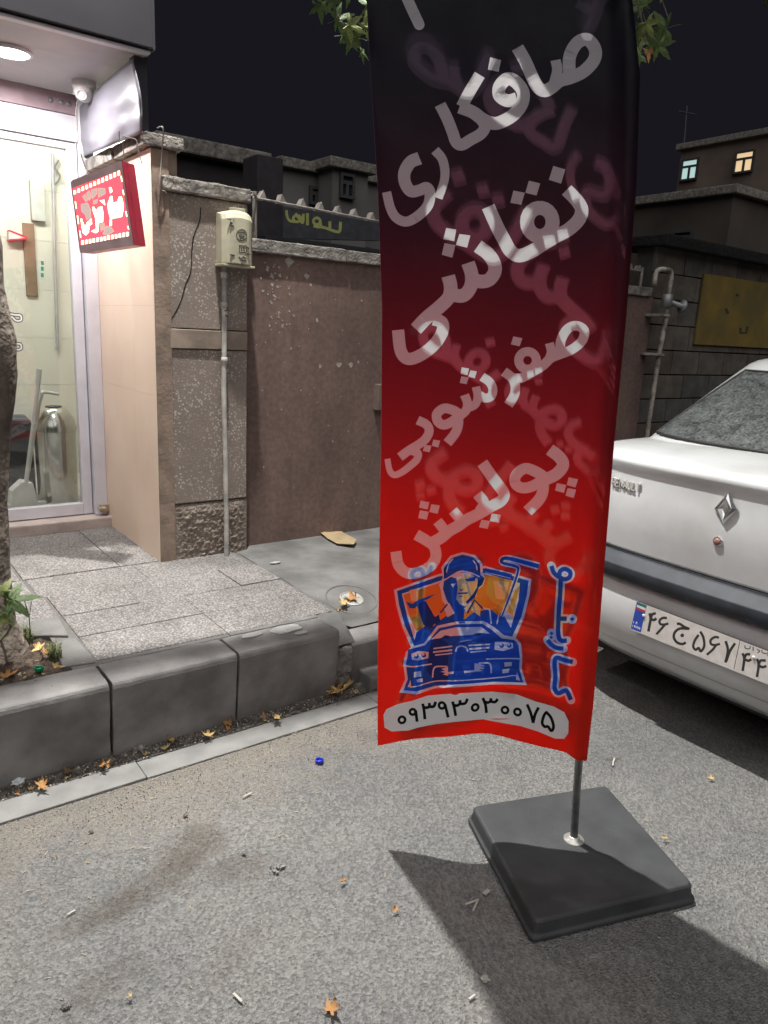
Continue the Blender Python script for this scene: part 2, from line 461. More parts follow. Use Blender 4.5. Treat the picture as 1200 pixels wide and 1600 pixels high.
# slabs round the tree pit, broken where the roots lift them
def broken(pts, m=SCREED, dz=0):
    mb = MB(); mb.prism([(x, y, Z0 - .04) for x, y in pts], (0, 0, .04 + dz)); o = mb.build('paving_slab', m, pave); recalc(o); rounded(o, .004)
broken([(.575, 2.610), (.684, 2.592), (.682, 2.848), (.668, 2.85), (.60, 2.845), (.585, 2.74)])
broken([(.18, 3.094), (.18, 2.985), (.44, 2.99), (.52, 2.945), (.60, 2.91), (.66, 2.872), (.676, 3.094)], dz=.006)
broken([(-.29, 3.094), (.174, 3.094), (.174, 2.99), (-.29, 2.99)], TERR)
# cement screed up to the yard wall, gently falling to the dropped kerb
def screed(u, v):
    x = 1.7215 + 5.3 * u; y = 2.5655 + (3.70 - 2.5655) * v
    sm = lambda t: max(0, min(1, t)) ** 2 * (3 - 2 * max(0, min(1, t)))
    z = Z0 - .075 * sm((3.0 - y) / .42) * sm((x - 1.63) / .16)
    return (x, y, z - .004 + .004 * noise.noise((x * 3, y * 3, 5)))
mb = MB(); mb.grid(screed, 90, 26); o = mb.build('cement_screed', SCREED, pave)
mb = MB(); mb.grid(lambda u, v: (1.6135 + .109 * u, 2.452 + .154 * v, .204 + .092 * v ** .8 + .004 * noise.noise((u * 5, v * 5, 8))), 16, 16); mb.build('cement_fillet', SCREED, pave)
mb = MB()
for cx, cy, r, s_ in ((447, 984, .045, .75), (393, 994, .03, .5), (430, 880, .02, .5), (470, 990, .02, .6)):   # dried cement drips
    p = onz(cx, cy, Z0)
    n = 14; ring_ = [(p.x + r * (1 + .35 * random.random()) * math.cos(2 * math.pi * i / n) * 1.3, p.y + r * s_ * (1 + .4 * random.random()) * math.sin(2 * math.pi * i / n), Z0 + .002) for i in range(n)]
    mb.prism(ring_, (0, 0, .003))
mb.build('cement_drip', mat('dried_cement', (.36, .355, .34), .9, bump=.6, bscale=80), pave)
# soil in the tree pit
mb = MB()
mb.grid(lambda u, v: (-.32 + .93 * u, 2.563 + .45 * v, Z0 - .014 + .020 * noise.noise((u * 22, v * 12, 1)) + .01 * noise.noise((u * 90, v * 50, 3)) + .03 * math.exp(-((-.32 + .93 * u - .34) ** 2 + (2.563 + .45 * v - 2.9) ** 2) / .03)), 110, 56)
tag(mb.build('tree_pit_soil', mat('pit_soil', (.105, .075, .055), .98, var=.35, scale=35, bump=1, bscale=110, dist=.01)), 'dark brown soil in the tree pit beside the kerb', 'soil', kind='stuff')

# ---- gas valve cover set in the screed
mp = onz(549, 938, Z0 - .05); mp.z = screed((mp.x - 1.72) / 5.3, (mp.y - 2.5655) / (3.70 - 2.5655))[2]
_sz = lambda x, y: Vector(screed((x - 1.7215) / 5.3, (y - 2.5655) / (3.70 - 2.5655)))
MN = (_sz(mp.x + .1, mp.y) - _sz(mp.x - .1, mp.y)).cross(_sz(mp.x, mp.y + .1) - _sz(mp.x, mp.y - .1)).normalized()
mh = empty('valve_cover', mp); tag(mh, 'small round iron valve cover set in the cement, full of dry leaves', 'valve cover')
IRON = mat('cast_iron', (.15, .145, .14), .75, metal=.3, bump=.5, bscale=120)
mb = MB(); mb.lathe(mp, [(.128, -.03), (.128, .002), (.124, .004), (.119, .003), (.117, -.004)], 36, axis=MN, smooth=False); recalc(mb.build('rim', IRON, mh))
mb = MB(); mb.lathe(mp, [(.1165, -.03), (.1165, -.001), (.09, .001), (.05, .001), (.048, -.012)], 36, axis=MN, smooth=False); recalc(mb.build('cover_plate', SCREED, mh))
mb = MB(); mb.lathe(mp, [(.058, -.02), (.058, .005), (.054, .006), (.050, .002)], 30, axis=MN, smooth=False); recalc(mb.build('valve_ring', mat('pale_iron', (.42, .41, .38), .6, metal=.4), mh))

# ================================================================== STREET LAMP (it stands left of the frame; its head is above it)
sl = empty('street_lamp', (-.75, 2.66, Z0)); tag(sl, 'tall grey street lamp leaning its arm over the pavement', 'street lamp')
GALV = mat('galvanised_steel', (.4, .41, .42), .45, metal=.8, var=.08)
mb = MB(); mb.tube([(-.75, 2.66, Z0 - .01), (-.75, 2.66, 3.2), (-.75, 2.66, 5.6)], [.07, .055, .045], 16); mb.build('pole', GALV, sl)
mb = MB(); mb.box((-.87, 2.54, Z0 - .01), (-.63, 2.78, Z0 + .02), bev=.004); mb.build('foot_plate', GALV, sl)
mb = MB(); mb.tube([(-.75, 2.66, 5.5), (-.4, 2.72, 5.68), (.4, 2.88, 5.78), (1.05, 2.98, 5.76)], .028, 12); mb.build('arm', GALV, sl)
mb = MB(); mb.box((1.02, 2.93, 5.72), (1.60, 3.11, 5.80), bev=.03); mb.build('lamp_head', GALV, sl)
mb = MB(); mb.box((1.16, 2.96, 5.690), (1.46, 3.08, 5.704), bev=.004); mb.build('lens', emit('street_led', (1, .98, .92), 30), sl)
ld = bpy.data.lights.new('street_lamp_light', 'SPOT'); ld.energy = LAMP_W; ld.spot_size = rad(98); ld.spot_blend = 1.0; ld.color = (1, .985, .95); ld.shadow_soft_size = .05
lo = bpy.data.objects.new('street_lamp_light', ld); COL.objects.link(lo); lo.location = LAMP_POS; lo.rotation_euler = (Vector((.45, 1.55, 0)) - LAMP_POS).to_track_quat('-Z', 'Y').to_euler(); lo.parent = sl; lo.matrix_parent_inverse = Matrix.Translation(-Vector(sl.location))

# ================================================================== FLAG BANNER
P0 = Vector((1.664, 1.189, .06))
UP = Vector((-.032, .0235, 1)).normalized()
UH = Vector((-.733, .68, 0)).normalized()
BN = UH.cross(UP).normalized()
if BN.dot(CP - P0) < 0: BN = -BN            # towards the street side
EDGE_L = [(-480, 610), (-440, 577), (-300, 566), (0, 574), (120, 580), (300, 592), (480, 598), (700, 596), (900, 592), (1080, 590), (1165, 590)]
EDGE_R = [(-480, 640), (-455, 760), (-400, 850), (-300, 915), (-150, 961), (0, 988), (120, 1000), (300, 994), (500, 978), (700, 959), (900, 943), (1100, 927), (1187, 917)]
def lerp_edge(E_, y):
    if y <= E_[0][0]: return E_[0][1]
    for (a, xa), (b, xb) in zip(E_, E_[1:]):
        if y <= b: return xa + (xb - xa) * (y - a) / (b - a)
    return E_[-1][1]
def flag_gap(q, y):
    e = max(0., min(1., q / .06)) * max(0., min(1., (1 - q) / .05))
    n = noise.noise((q * 2.2, y / 330., 3.3)) * .5 + .5
    top = max(0, min(1, (180 - y) / 320.))
    g = .0008 + .004 * max(0, n - .45) * 2 + .012 * top + .006 * max(0, .2 - q) + .012 * max(0, q - .78)
    low = math.exp(-((y - 900) / 60) ** 2 - ((q - .08) / .1) ** 2) * .003
    return .0008 + (g + low) * e
def flag_mid(q, y):
    s = max(0., min(1., (y - 760) / 400.))
    d = s * (.014 * math.sin(q * 6.0 + .4) + .006 * math.sin(q * 17 + y / 140)) * (1 - q ** 4)
    d += .004 * noise.noise((q * 3, y / 160., 9)) + .0018 * noise.noise((q * 12, y / 60., 4))
    d += .02 * math.sin(y / 420. + 1) * (1 - q)
    return d * (1 if q < .9 else max(0, (1 - q) / .1))
SEAM = .925
def flag_pt(x, y, side):
    xl, xr = lerp_edge(EDGE_L, y), lerp_edge(EDGE_R, y)
    q = (x - xl) / max(1e-6, xr - xl); q = max(0., min(1., q))
    p = onplane(x, y, P0, BN)
    if q > SEAM:                            # sleeve closes round the pole
        t = (q - SEAM) / (1 - SEAM); sl_ = .019 * math.sin(math.pi * min(1, max(0, t))) ** .6
        off = side * (sl_ + .0012)
        off += side * flag_gap(SEAM, y) / 2 * (1 - t) + flag_mid(SEAM, y) * (1 - t)
        off += .0012 * noise.noise((x / 9., y / 30., 2))
    else:
        off = flag_mid(q, y) + side * flag_gap(q, y) / 2
        k = max(0, 1 - abs(q - SEAM) / .02); off -= side * .001 * k
    return p + BN * off
# cloth inks
def cloth(name, ramp_cols=None, col=None, trans=.10, glow=None, tl=.52):
    m, N, L = nodes_of(name)
    N.remove(N['Principled BSDF'])
    out = N['Material Output']
    d = N.new('ShaderNodeBsdfDiffuse'); t = N.new('ShaderNodeBsdfTranslucent'); tr = N.new('ShaderNodeBsdfTransparent'); gl = N.new('ShaderNodeBsdfGlossy')
    gl.inputs['Roughness'].default_value = .42; gl.inputs['Color'].default_value = (.9, .9, .9, 1)
    tc = N.new('ShaderNodeTexCoord')
    if ramp_cols:
        sx = N.new('ShaderNodeSeparateXYZ'); L.new(tc.outputs['Object'], sx.inputs[0])
        mr = N.new('ShaderNodeMapRange'); mr.inputs[1].default_value = .3; mr.inputs[2].default_value = 2.3
        L.new(sx.outputs['Z'], mr.inputs[0])
        r = N.new('ShaderNodeValToRGB'); el = r.color_ramp.elements
        while len(el) < len(ramp_cols): el.new(.5)
        for e, (p, c) in zip(el, ramp_cols): e.position = p; e.color = (*c, 1)
        L.new(mr.outputs[0], r.inputs['Fac']); cs = r.outputs['Color']
    else:
        no = N.new('ShaderNodeTexNoise'); no.inputs['Scale'].default_value = 900; L.new(tc.outputs['Object'], no.inputs['Vector'])
        r = N.new('ShaderNodeValToRGB'); r.color_ramp.elements[0].color = (*[c * .93 for c in col], 1); r.color_ramp.elements[1].color = (*col, 1)
        L.new(no.outputs['Fac'], r.inputs['Fac']); cs = r.outputs['Color']
    for n in (d, tr): L.new(cs, n.inputs['Color'])
    if glow:                                # dyed cloth: light coming through keeps more colour than light bouncing off
        r2 = N.new('ShaderNodeValToRGB'); el = r2.color_ramp.elements
        while len(el) < len(glow): el.new(.5)
        for e, (p, c_) in zip(el, glow): e.position = p; e.color = (*c_, 1)
        L.new(mr.outputs[0], r2.inputs['Fac']); L.new(r2.outputs['Color'], t.inputs['Color'])
    else: L.new(cs, t.inputs['Color'])
    m1 = N.new('ShaderNodeMixShader'); m1.inputs[0].default_value = tl; L.new(d.outputs[0], m1.inputs[1]); L.new(t.outputs[0], m1.inputs[2])
    m3 = N.new('ShaderNodeMixShader'); m3.inputs[0].default_value = .012; L.new(m1.outputs[0], m3.inputs[1]); L.new(gl.outputs[0], m3.inputs[2])
    m2 = N.new('ShaderNodeMixShader'); m2.inputs[0].default_value = trans; L.new(m3.outputs[0], m2.inputs[1]); L.new(tr.outputs[0], m2.inputs[2])
    L.new(m2.outputs[0], out.inputs['Surface'])
    bu = N.new('ShaderNodeBump'); bu.inputs['Strength'].default_value = .25; bu.inputs['Distance'].default_value = .002
    nw = N.new('ShaderNodeTexNoise'); nw.inputs['Scale'].default_value = 45; nw.inputs['Detail'].default_value = 5; L.new(tc.outputs['Object'], nw.inputs['Vector'])
    L.new(nw.outputs['Fac'], bu.inputs['Height'])
    for n in (d, t, gl): L.new(bu.outputs['Normal'], n.inputs['Normal'])
    return m
C_GRAD = cloth('flag_ground_ink', [(0., (.80, .028, .014)), (.22, (.80, .022, .012)), (.36, (.60, .018, .016)), (.48, (.26, .014, .020)), (.60, (.11, .012, .020)), (.74, (.035, .012, .022)), (.9, (.016, .014, .024)), (1., (.013, .014, .022))], glow=[(0., (.90, .09, .03)), (.22, (.90, .085, .03)), (.36, (.80, .08, .06)), (.48, (.60, .08, .10)), (.60, (.40, .07, .10)), (.74, (.17, .05, .08)), (.9, (.055, .035, .055)), (1., (.042, .032, .048))])
C_WHITE = cloth('flag_white', col=(.90, .885, .89), trans=.36)
C_LABEL = cloth('flag_label_patch', col=(.70, .685, .685), trans=.0, tl=.10)
C_BLUE = cloth('flag_blue', col=(.022, .095, .50), trans=.10)
C_NAVY = cloth('flag_navy', col=(.02, .045, .26), trans=.10)
C_ORANGE = cloth('flag_orange', col=(.80, .27, .045), trans=.22)
C_PEACH = cloth('flag_peach', col=(.88, .60, .32), trans=.25)
C_BLACK = cloth('flag_black', col=(.012, .012, .012), trans=.3)
C_LILAC = cloth('flag_lilac', col=(.78, .77, .86), trans=.28)
C_OCHRE = cloth('flag_ochre', col=(.72, .42, .10), trans=.22)
INKS = [C_GRAD, C_WHITE, C_BLUE, C_NAVY, C_ORANGE, C_PEACH, C_BLACK, C_LILAC, C_OCHRE, C_LABEL]
GRAD, WHITE, BLUE, NAVY, ORANGE, PEACH, BLACK, LILAC, OCHRE = range(9)
LAY = []
def ink(m, polys): LAY.append((polys, m))
def st(c, pts, w, m=WHITE, s=None): ink(m, stroke(c(pts), w))
def qd(c, *quads, m=WHITE):
    for q in quads: ink(m, poly(c(q)))
# --- word 1
c = crop(780, 0, 5)
st(c, [(545, 590), (548, 450), (605, 345), (685, 315), (745, 385), (740, 470), (660, 562), (560, 612), (470, 640), (410, 690), (352, 718), (298, 688), (250, 600), (200, 490), (140, 388)], 20)
st(c, [(437, 480), (450, 560), (425, 660)], 16)
c = crop(600, 20, 4.615)
qd(c, [(765, 338), (842, 358), (825, 440), (748, 425)])
st(c, [(955, 630), (890, 645), (832, 610), (832, 545), (885, 490), (945, 508), (1000, 580), (990, 670), (925, 750), (830, 803), (770, 805), (705, 775), (640, 728), (545, 692)], 20)
st(c, [(690, 462), (622, 575), (560, 690)], 18)
st(c, [(690, 765), (727, 825), (700, 880), (625, 925), (560, 962), (520, 940), (495, 870), (455, 770), (406, 674)], 18)
c = crop(590, 200, 5)
st(c, [(450, 185), (505, 250), (527, 340), (520, 430), (477, 558)], (15, 13))
st(c, [(332, 248), (262, 280), (216, 360), (220, 440), (265, 505), (335, 495), (385, 475), (412, 520), (395, 615), (320, 695), (230, 740), (150, 708), (105, 630), (77, 512)], (20, 14))
# --- word 2
c = crop(740, 230, 5)
qd(c, [(620, 152), (713, 180), (680, 290), (585, 260)], [(430, 268), (518, 288), (490, 382), (402, 362)], [(310, 345), (398, 362), (370, 455), (285, 440)])
st(c, [(724, 338), (800, 415), (842, 490), (818, 570), (740, 645), (640, 700), (540, 760), (440, 822), (350, 850), (285, 812), (240, 735), (180, 620), (113, 471)], 21)
p = c([(515, 588)])[0]; ink(WHITE, ring(p[0], p[1], 20, 22, 22))
c = crop(590, 200, 5)
qd(c, [(538, 788), (615, 800), (600, 890), (515, 875)], [(640, 835), (725, 845), (700, 940), (612, 920)], [(525, 905), (608, 922), (585, 1018), (503, 995)])
c = crop(590, 400, 5)
st(c, [(782, -72), (860, -15), (908, 55), (914, 125), (870, 188), (800, 202), (740, 180)], 21)
st(c, [(707, 58), (735, 150), (728, 240), (680, 305), (620, 312), (570, 285)], 21)
st(c, [(553, 160), (572, 240), (558, 325), (480, 405), (385, 485), (303, 572)], 21)
st(c, [(440, 495), (505, 520), (508, 590), (450, 685), (350, 767), (245, 803), (185, 740), (165, 578)], 19)
# --- word 3
c = crop(740, 470, 5)
st(c, [(675, 400), (680, 310), (730, 222), (800, 195), (862, 232), (845, 312), (765, 380), (680, 415), (605, 445), (540, 505), (450, 560), (375, 600), (310, 605)], 15)
st(c, [(590, 330), (605, 395), (590, 450)], 14)
p = c([(420, 465)])[0]; ink(WHITE, ring(p[0], p[1], 13.8, 13.8, 14))
st(c, [(236, 551), (302, 605), (325, 670), (315, 740), (271, 812)], 15)
qd(c, [(310, 278), (380, 292), (358, 355), (290, 340)])
c = crop(590, 560, 5)
qd(c, [(658, 68), (715, 78), (702, 130), (648, 118)], [(725, 92), (775, 100), (760, 155), (708, 140)], [(655, 138), (712, 148), (695, 200), (642, 190)])
st(c, [(815, 141), (872, 182), (900, 240), (885, 295), (840, 308), (795, 285)], 14)
st(c, [(768, 220), (782, 290), (768, 350), (725, 378), (690, 360)], 13)
st(c, [(680, 283), (702, 350), (690, 405), (645, 445)], 14)
st(c, [(650, 440), (590, 402), (520, 388), (466, 430), (472, 488), (520, 515), (585, 488), (640, 440)], 15)
st(c, [(625, 430), (632, 500), (610, 575), (546, 658)], 15)
st(c, [(315, 478), (382, 512), (405, 562), (378, 622), (320, 670), (250, 712), (177, 766)], 14)
st(c, [(255, 715), (315, 735), (308, 785), (260, 832), (190, 885), (132, 905), (97, 868), (80, 780)], (13, 9))
qd(c, [(437, 630), (490, 638), (475, 692), (425, 678)], [(370, 670), (422, 678), (408, 728), (355, 718)])
# --- word 4
c = crop(690, 660, 5)
st(c, [(843, 209), (922, 272), (948, 332), (900, 398), (820, 440), (750, 470)], 19)
st(c, [(815, 435), (740, 385), (650, 357), (578, 412), (580, 480), (640, 510), (720, 490), (795, 440)], 17)
st(c, [(785, 430), (792, 520), (762, 600), (671, 694)], 18)
qd(c, [(993, 428), (1065, 445), (1045, 508), (977, 488)], [(900, 472), (972, 488), (955, 550), (885, 530)], [(985, 512), (1050, 525), (1032, 590), (967, 570)])
c = crop(590, 700, 5)
st(c, [(818, 112), (900, 230), (982, 345), (968, 405), (890, 452), (800, 505), (700, 555), (630, 605), (560, 645), (500, 695), (430, 735)], 18)
st(c, [(780, 356), (830, 425), (800, 490)], 17)
st(c, [(588, 486), (640, 550), (640, 600)], 16)
st(c, [(468, 568), (515, 630), (520, 680)], 16)
st(c, [(303, 672), (375, 715), (440, 765), (455, 850), (405, 925), (310, 970), (225, 965), (165, 905), (145, 803)], 17)
qd(c, [(890, 508), (962, 520), (948, 582), (878, 568)], [(812, 556), (876, 568), (860, 628), (793, 615)], [(337, 408), (405, 420), (392, 475), (325, 462)], [(420, 435), (487, 445), (470, 510), (405, 495)], [(333, 482), (400, 495), (385, 555), (318, 543)])
# --- end of the word above
c = crop(560, 0, 5)
st(c, [(300, -180), (350, -70), (400, 45), (478, 212)], 17); p = c([(478, 214)])[0]; ink(WHITE, disc(p[0], p[1], 8.4))
st(c, [(430, -70), (450, -20), (520, -60)], 15)
# --- workshop emblem: shield, mechanic, car
c = crop(600, 850, 3.75)
def pg(m, *ps):
    for q in ps: ink(m, poly(c(q)))
pg(LILAC, [(60, 262), (330, 172), (590, 126), (864, 208), (854, 300), (822, 432), (772, 560), (160, 604), (108, 482), (73, 350)])
pg(BLUE, [(78, 270), (320, 188), (590, 140), (848, 218), (838, 300), (806, 430), (752, 552), (178, 594), (122, 470), (90, 350)])
pg(LILAC, [(106, 285), (330, 213), (590, 168), (796, 232), (790, 330), (744, 500), (700, 430), (180, 560), (140, 430)])
pg(ORANGE, [(114, 292), (330, 224), (590, 176), (752, 214), (690, 440), (330, 470), (190, 505), (150, 420)])
pg(OCHRE, [(610, 190), (746, 212), (700, 380), (640, 345), (600, 290)], [(770, 270), (795, 250), (755, 425), (722, 400)], [(165, 440), (235, 400), (245, 450), (190, 500)])
pg(PEACH, [(640, 215), (735, 225), (705, 330), (655, 320)], [(150, 265), (200, 255), (195, 330), (160, 330)])
pg(BLUE, [(172, 590), (190, 515), (250, 470), (290, 480), (330, 445), (400, 395), (470, 440), (520, 400), (620, 380), (672, 425), (690, 400), (745, 500), (752, 552), (600, 560), (300, 590)])
pg(NAVY, [(190, 340), (245, 330), (312, 450), (275, 492), (230, 470)], [(290, 430), (322, 412), (332, 455), (302, 472)])
pg(BLUE, [(132, 332), (168, 345), (205, 322), (308, 288), (262, 318), (215, 340), (182, 372), (152, 372)])
for a, b_ in (((620, 385), (628, 470)), ((672, 420), (662, 475)), ((575, 372), (620, 385))): ink(LILAC, stroke(c([a, b_]), 2.2, False))
tool = [(908, 132), (820, 108), (722, 84), (690, 92), (698, 112), (770, 132), (786, 160), (740, 300), (690, 430)]
ink(LILAC, stroke(c(tool), (11.5, 5))); ink(BLUE, stroke(c(tool), (7, 2.6)))
ink(LILAC, stroke(c([(595, 150), (745, 190)]), 8, False)); ink(BLUE, stroke(c([(592, 150), (748, 190)]), 6, False))
pg(LILAC, [(322, 238), (345, 195), (336, 135), (388, 68), (460, 46), (534, 62), (576, 112), (580, 172), (594, 202), (578, 244), (548, 266), (540, 305), (492, 350), (450, 380), (376, 375), (342, 330), (332, 262)])
pg(BLUE, [(350, 205), (350, 140), (398, 80), (460, 60), (522, 74), (562, 118), (566, 178), (588, 198), (574, 236), (552, 252), (547, 200), (500, 168), (440, 163), (390, 188)])
pg(NAVY, [(352, 190), (353, 140), (385, 95), (372, 150), (360, 195)], [(500, 72), (540, 92), (562, 130), (564, 178), (545, 130)])
ink(LILAC, stroke(c([(405, 85), (380, 115), (366, 165)]), 1.6)); ink(LILAC, stroke(c([(520, 90), (540, 120), (545, 150)]), 1.8)); ink(LILAC, stroke(c([(350, 215), (400, 182), (450, 158), (510, 168), (560, 190)]), 2.2))
pg(PEACH, [(428, 195), (480, 176), (545, 204), (540, 262), (502, 320), (452, 346), (428, 330), (420, 252)])
pg(LILAC, [(395, 190), (440, 175), (470, 182), (430, 205)])
pg(BLUE, [(352, 215), (392, 190), (425, 200), (432, 255), (424, 318), (446, 350), (478, 362), (464, 445), (420, 450), (402, 385), (366, 325), (346, 262)])
pg(BLUE, [(472, 205), (542, 186), (532, 214), (492, 218)], [(438, 266), (470, 258), (456, 273)], [(430, 282), (496, 279), (490, 289), (434, 292)], [(436, 302), (462, 298), (455, 308)])
pg(LILAC, [(390, 232), (421, 228), (405, 252)], [(420, 318), (456, 315), (438, 330)])
pg(NAVY, [(548, 215), (590, 196), (575, 238), (556, 252), (532, 312), (490, 348), (478, 338), (522, 290), (545, 250)])
pg(LILAC, [(352, 372), (382, 342), (414, 402), (372, 428)], [(470, 372), (520, 330), (505, 372), (482, 400)])
pg(PEACH, [(512, 382), (535, 340), (566, 374), (562, 424)])
ink(NAVY, stroke(c([(330, 402), (372, 350)]), 2.4, False)); ink(NAVY, stroke(c([(488, 402), (530, 325), (578, 378)]), 3.0, False))
pg(LILAC, [(160, 602), (235, 580), (312, 478), (420, 452), (582, 450), (645, 490), (704, 542), (772, 556), (804, 592), (812, 662), (808, 740), (838, 834), (640, 834), (470, 834), (300, 843), (190, 882), (90, 868), (124, 790), (113, 700), (128, 630)])
pg(BLUE, [(140, 616), (242, 592), (322, 492), (425, 468), (575, 466), (630, 505), (690, 560), (765, 572), (790, 602), (797, 665), (794, 740), (818, 820), (640, 818), (470, 818), (300, 828), (190, 864), (114, 856), (140, 790), (128, 700), (142, 640)])
pg(NAVY, [(275, 560), (330, 545), (375, 580), (375, 790), (300, 815), (250, 740), (265, 620)])
pg(LILAC, [(276, 558), (332, 506), (420, 485), (570, 485), (622, 530), (560, 520), (530, 530), (400, 537), (330, 550)])
pg(NAVY, [(330, 552), (360, 532), (390, 538), (380, 552)], [(520, 530), (545, 520), (575, 524), (560, 540)])
for s_, w in (([(290, 612), (400, 596)], 2.2), ([(288, 633), (400, 618)], 2.6), ([(300, 650), (400, 637)], 1.8), ([(495, 592), (622, 593)], 2.2), ([(500, 613), (618, 613)], 2.8), ([(505, 633), (600, 630)], 1.8)): ink(LILAC, stroke(c(s_), w, False))
ink(LILAC, stroke(c([(420, 628), (430, 603), (455, 595), (482, 605), (491, 628)]), 2.2))
pg(LILAC, [(160, 642), (200, 626), (262, 632), (260, 668), (200, 682), (165, 678)], [(650, 580), (690, 576), (755, 590), (758, 620), (700, 636), (648, 626)])
for x, y in ((190, 656), (233, 652), (690, 604), (735, 604)):
    p = c([(x, y)])[0]; ink(BLUE, disc(p[0], p[1], 3.8)); ink(LILAC, disc(p[0] - 1, p[1] - 1.6, 2.2))
for s_, w in (([(125, 712), (180, 718), (280, 702)], 2.0), ([(600, 680), (700, 682), (803, 682)], 2.0), ([(285, 782), (290, 735), (310, 716), (372, 714)], 2.2), ([(555, 700), (610, 704), (626, 722), (629, 766)], 2.4), ([(150, 838), (200, 832), (300, 802), (400, 797), (600, 797), (700, 792), (770, 782), (795, 806)], 1.8)): ink(LILAC, stroke(c(s_), w))
pg(LILAC, [(335, 730), (375, 716), (375, 768), (345, 762), (360, 752), (330, 746), (358, 738)], [(530, 700), (560, 704), (592, 720), (560, 722), (590, 734), (556, 736), (580, 748), (530, 750)], [(370, 746), (530, 740), (530, 752), (370, 760)])
pg(LILAC, [(175, 750), (215, 745), (218, 776), (175, 782)], [(188, 795), (226, 787), (228, 808), (195, 812)], [(705, 705), (750, 703), (750, 726), (708, 731)], [(695, 748), (738, 741), (730, 766), (695, 771)], [(138, 838), (155, 795), (160, 832)], [(780, 760), (800, 812), (775, 806)])
# --- vertical name beside the emblem
cs = crop(740, 850, 6.667); ca = crop(600, 850, 3.75)
name_strokes = [cs([(810, 228), (838, 300), (892, 345)]), cs([(893, 350), (900, 285), (950, 258), (1005, 292), (998, 345), (945, 365), (895, 345)]), cs([(908, 330), (902, 500), (890, 650), (884, 780), (880, 900), (890, 980), (925, 1008), (972, 1005)]), cs([(885, 776), (970, 776)]), cs([(770, 1000), (812, 1050), (870, 1083), (937, 1090)]), ca([(1106, 692), (1060, 682), (1012, 668), (1000, 700), (1005, 780), (1000, 845), (1022, 878), (1068, 862), (1096, 916)])]
dots = [(cs([(1025, 780)])[0], 3.6), (cs([(812, 930)])[0], 3.2), (cs([(808, 972)])[0], 2.8)]
for s_ in name_strokes: ink(LILAC, stroke(s_, 13.5)); ink(LILAC, disc(s_[0][0], s_[0][1], 6.7)); ink(LILAC, disc(s_[-1][0], s_[-1][1], 6.7))
for (p, r) in dots: ink(LILAC, disc(p[0], p[1], r + 4.2))
for s_ in name_strokes: ink(BLUE, stroke(s_, 7))
for (p, r) in dots: ink(BLUE, poly([(p[0], p[1] - r), (p[0] + r, p[1]), (p[0], p[1] + r), (p[0] - r, p[1])]))
# --- telephone number
c = crop(580, 1060, 3.4286)
ink(9, poly(c([(66, 195), (82, 163), (140, 137), (220, 120), (300, 92), (400, 79), (520, 77), (650, 82), (780, 96), (880, 128), (980, 155), (1035, 185), (1058, 232), (1056, 296), (1035, 326), (985, 327), (900, 292), (800, 264), (660, 246), (600, 229), (440, 227), (340, 241), (250, 263), (200, 279), (110, 283), (72, 262)])))
def dg0(x, y, r=17): p = c([(x, y)])[0]; ink(BLACK, ring(p[0], p[1], r / 3.43, r / 3.43, 4.2, 16))
def dgs(*ss, w=4.6):
    for s_ in ss: ink(BLACK, stroke(c(s_), w))
dg0(165, 221); dg0(222, 180, 15); dgs([(238, 172), (246, 232)])
dgs([(276, 135), (283, 170), (288, 217)], [(279, 152), (297, 156), (311, 148), (312, 130)], [(311, 150), (335, 147), (346, 122)])
dg0(379, 140, 16); dgs([(395, 132), (413, 202)])
dgs([(436, 118), (446, 155), (453, 195)], [(440, 136), (460, 140), (475, 130), (476, 112)], [(475, 132), (503, 131), (516, 108)])
dg0(557, 160)
dgs([(598, 113), (612, 150), (618, 197)], [(602, 131), (624, 141), (640, 133), (642, 118)], [(641, 136), (664, 140), (679, 124)])
dg0(718, 184); dg0(785, 190)
dgs([(836, 146), (855, 190), (869, 244)], [(898, 160), (880, 195), (868, 244)])
dgs([(936, 182), (964, 215), (978, 262), (966, 286), (948, 264), (930, 264), (917, 243), (926, 205), (940, 184)])
OUT = [(x, y) for y, x in EDGE_L] + [(605, 1162), (625, 1158), (650, 1154), (675, 1151), (700, 1149), (720, 1148), (740, 1148), (755, 1149.5), (770, 1152), (790, 1156), (810, 1161), (830, 1165), (850, 1170), (870, 1173), (885, 1177), (900, 1183), (917, 1187)] + [(x, y) for y, x in EDGE_R[::-1]]
OUT = [p for i, p in enumerate(OUT) if i == 0 or p != OUT[i - 1]]
def mirror(q):
    xl, xr = lerp_edge(EDGE_L, q[1]), lerp_edge(EDGE_R, q[1]); return Vector((xl + xr - q[0], q[1]))
flag = empty('advertising_flag', P0 * 1.0); flag.location.z = 0
tag(flag, 'tall double-sided flag fading from black to red with white lettering on a black base', 'flag')
front = print_sheet('front_cloth', OUT, LAY, lambda x, y: flag_pt(x, y, 1), INKS, flag, grid=14)
back = print_sheet('back_cloth', OUT, LAY, lambda x, y: flag_pt(x, y, -1), INKS, flag, grid=14, xf=mirror)
# pole inside the sleeve, bent over at the top
def pole_pt(y):
    xl, xr = lerp_edge(EDGE_L, y), lerp_edge(EDGE_R, y)
    return onplane(xr - (1 - SEAM) * .5 * (xr - xl), y, P0, BN)
POLE = mat('brushed_pole', (.30, .30, .30), .35, metal=.85, var=.2, scale=40)
path = [Vector((P0.x, P0.y, .05))] + [pole_pt(y) for y in (1187, 1000, 800, 600, 400, 200, 0, -150, -300, -400, -440)]
mb = MB(); mb.tube(spline(path, 4), .0115, 12); mb.build('pole', POLE, flag)
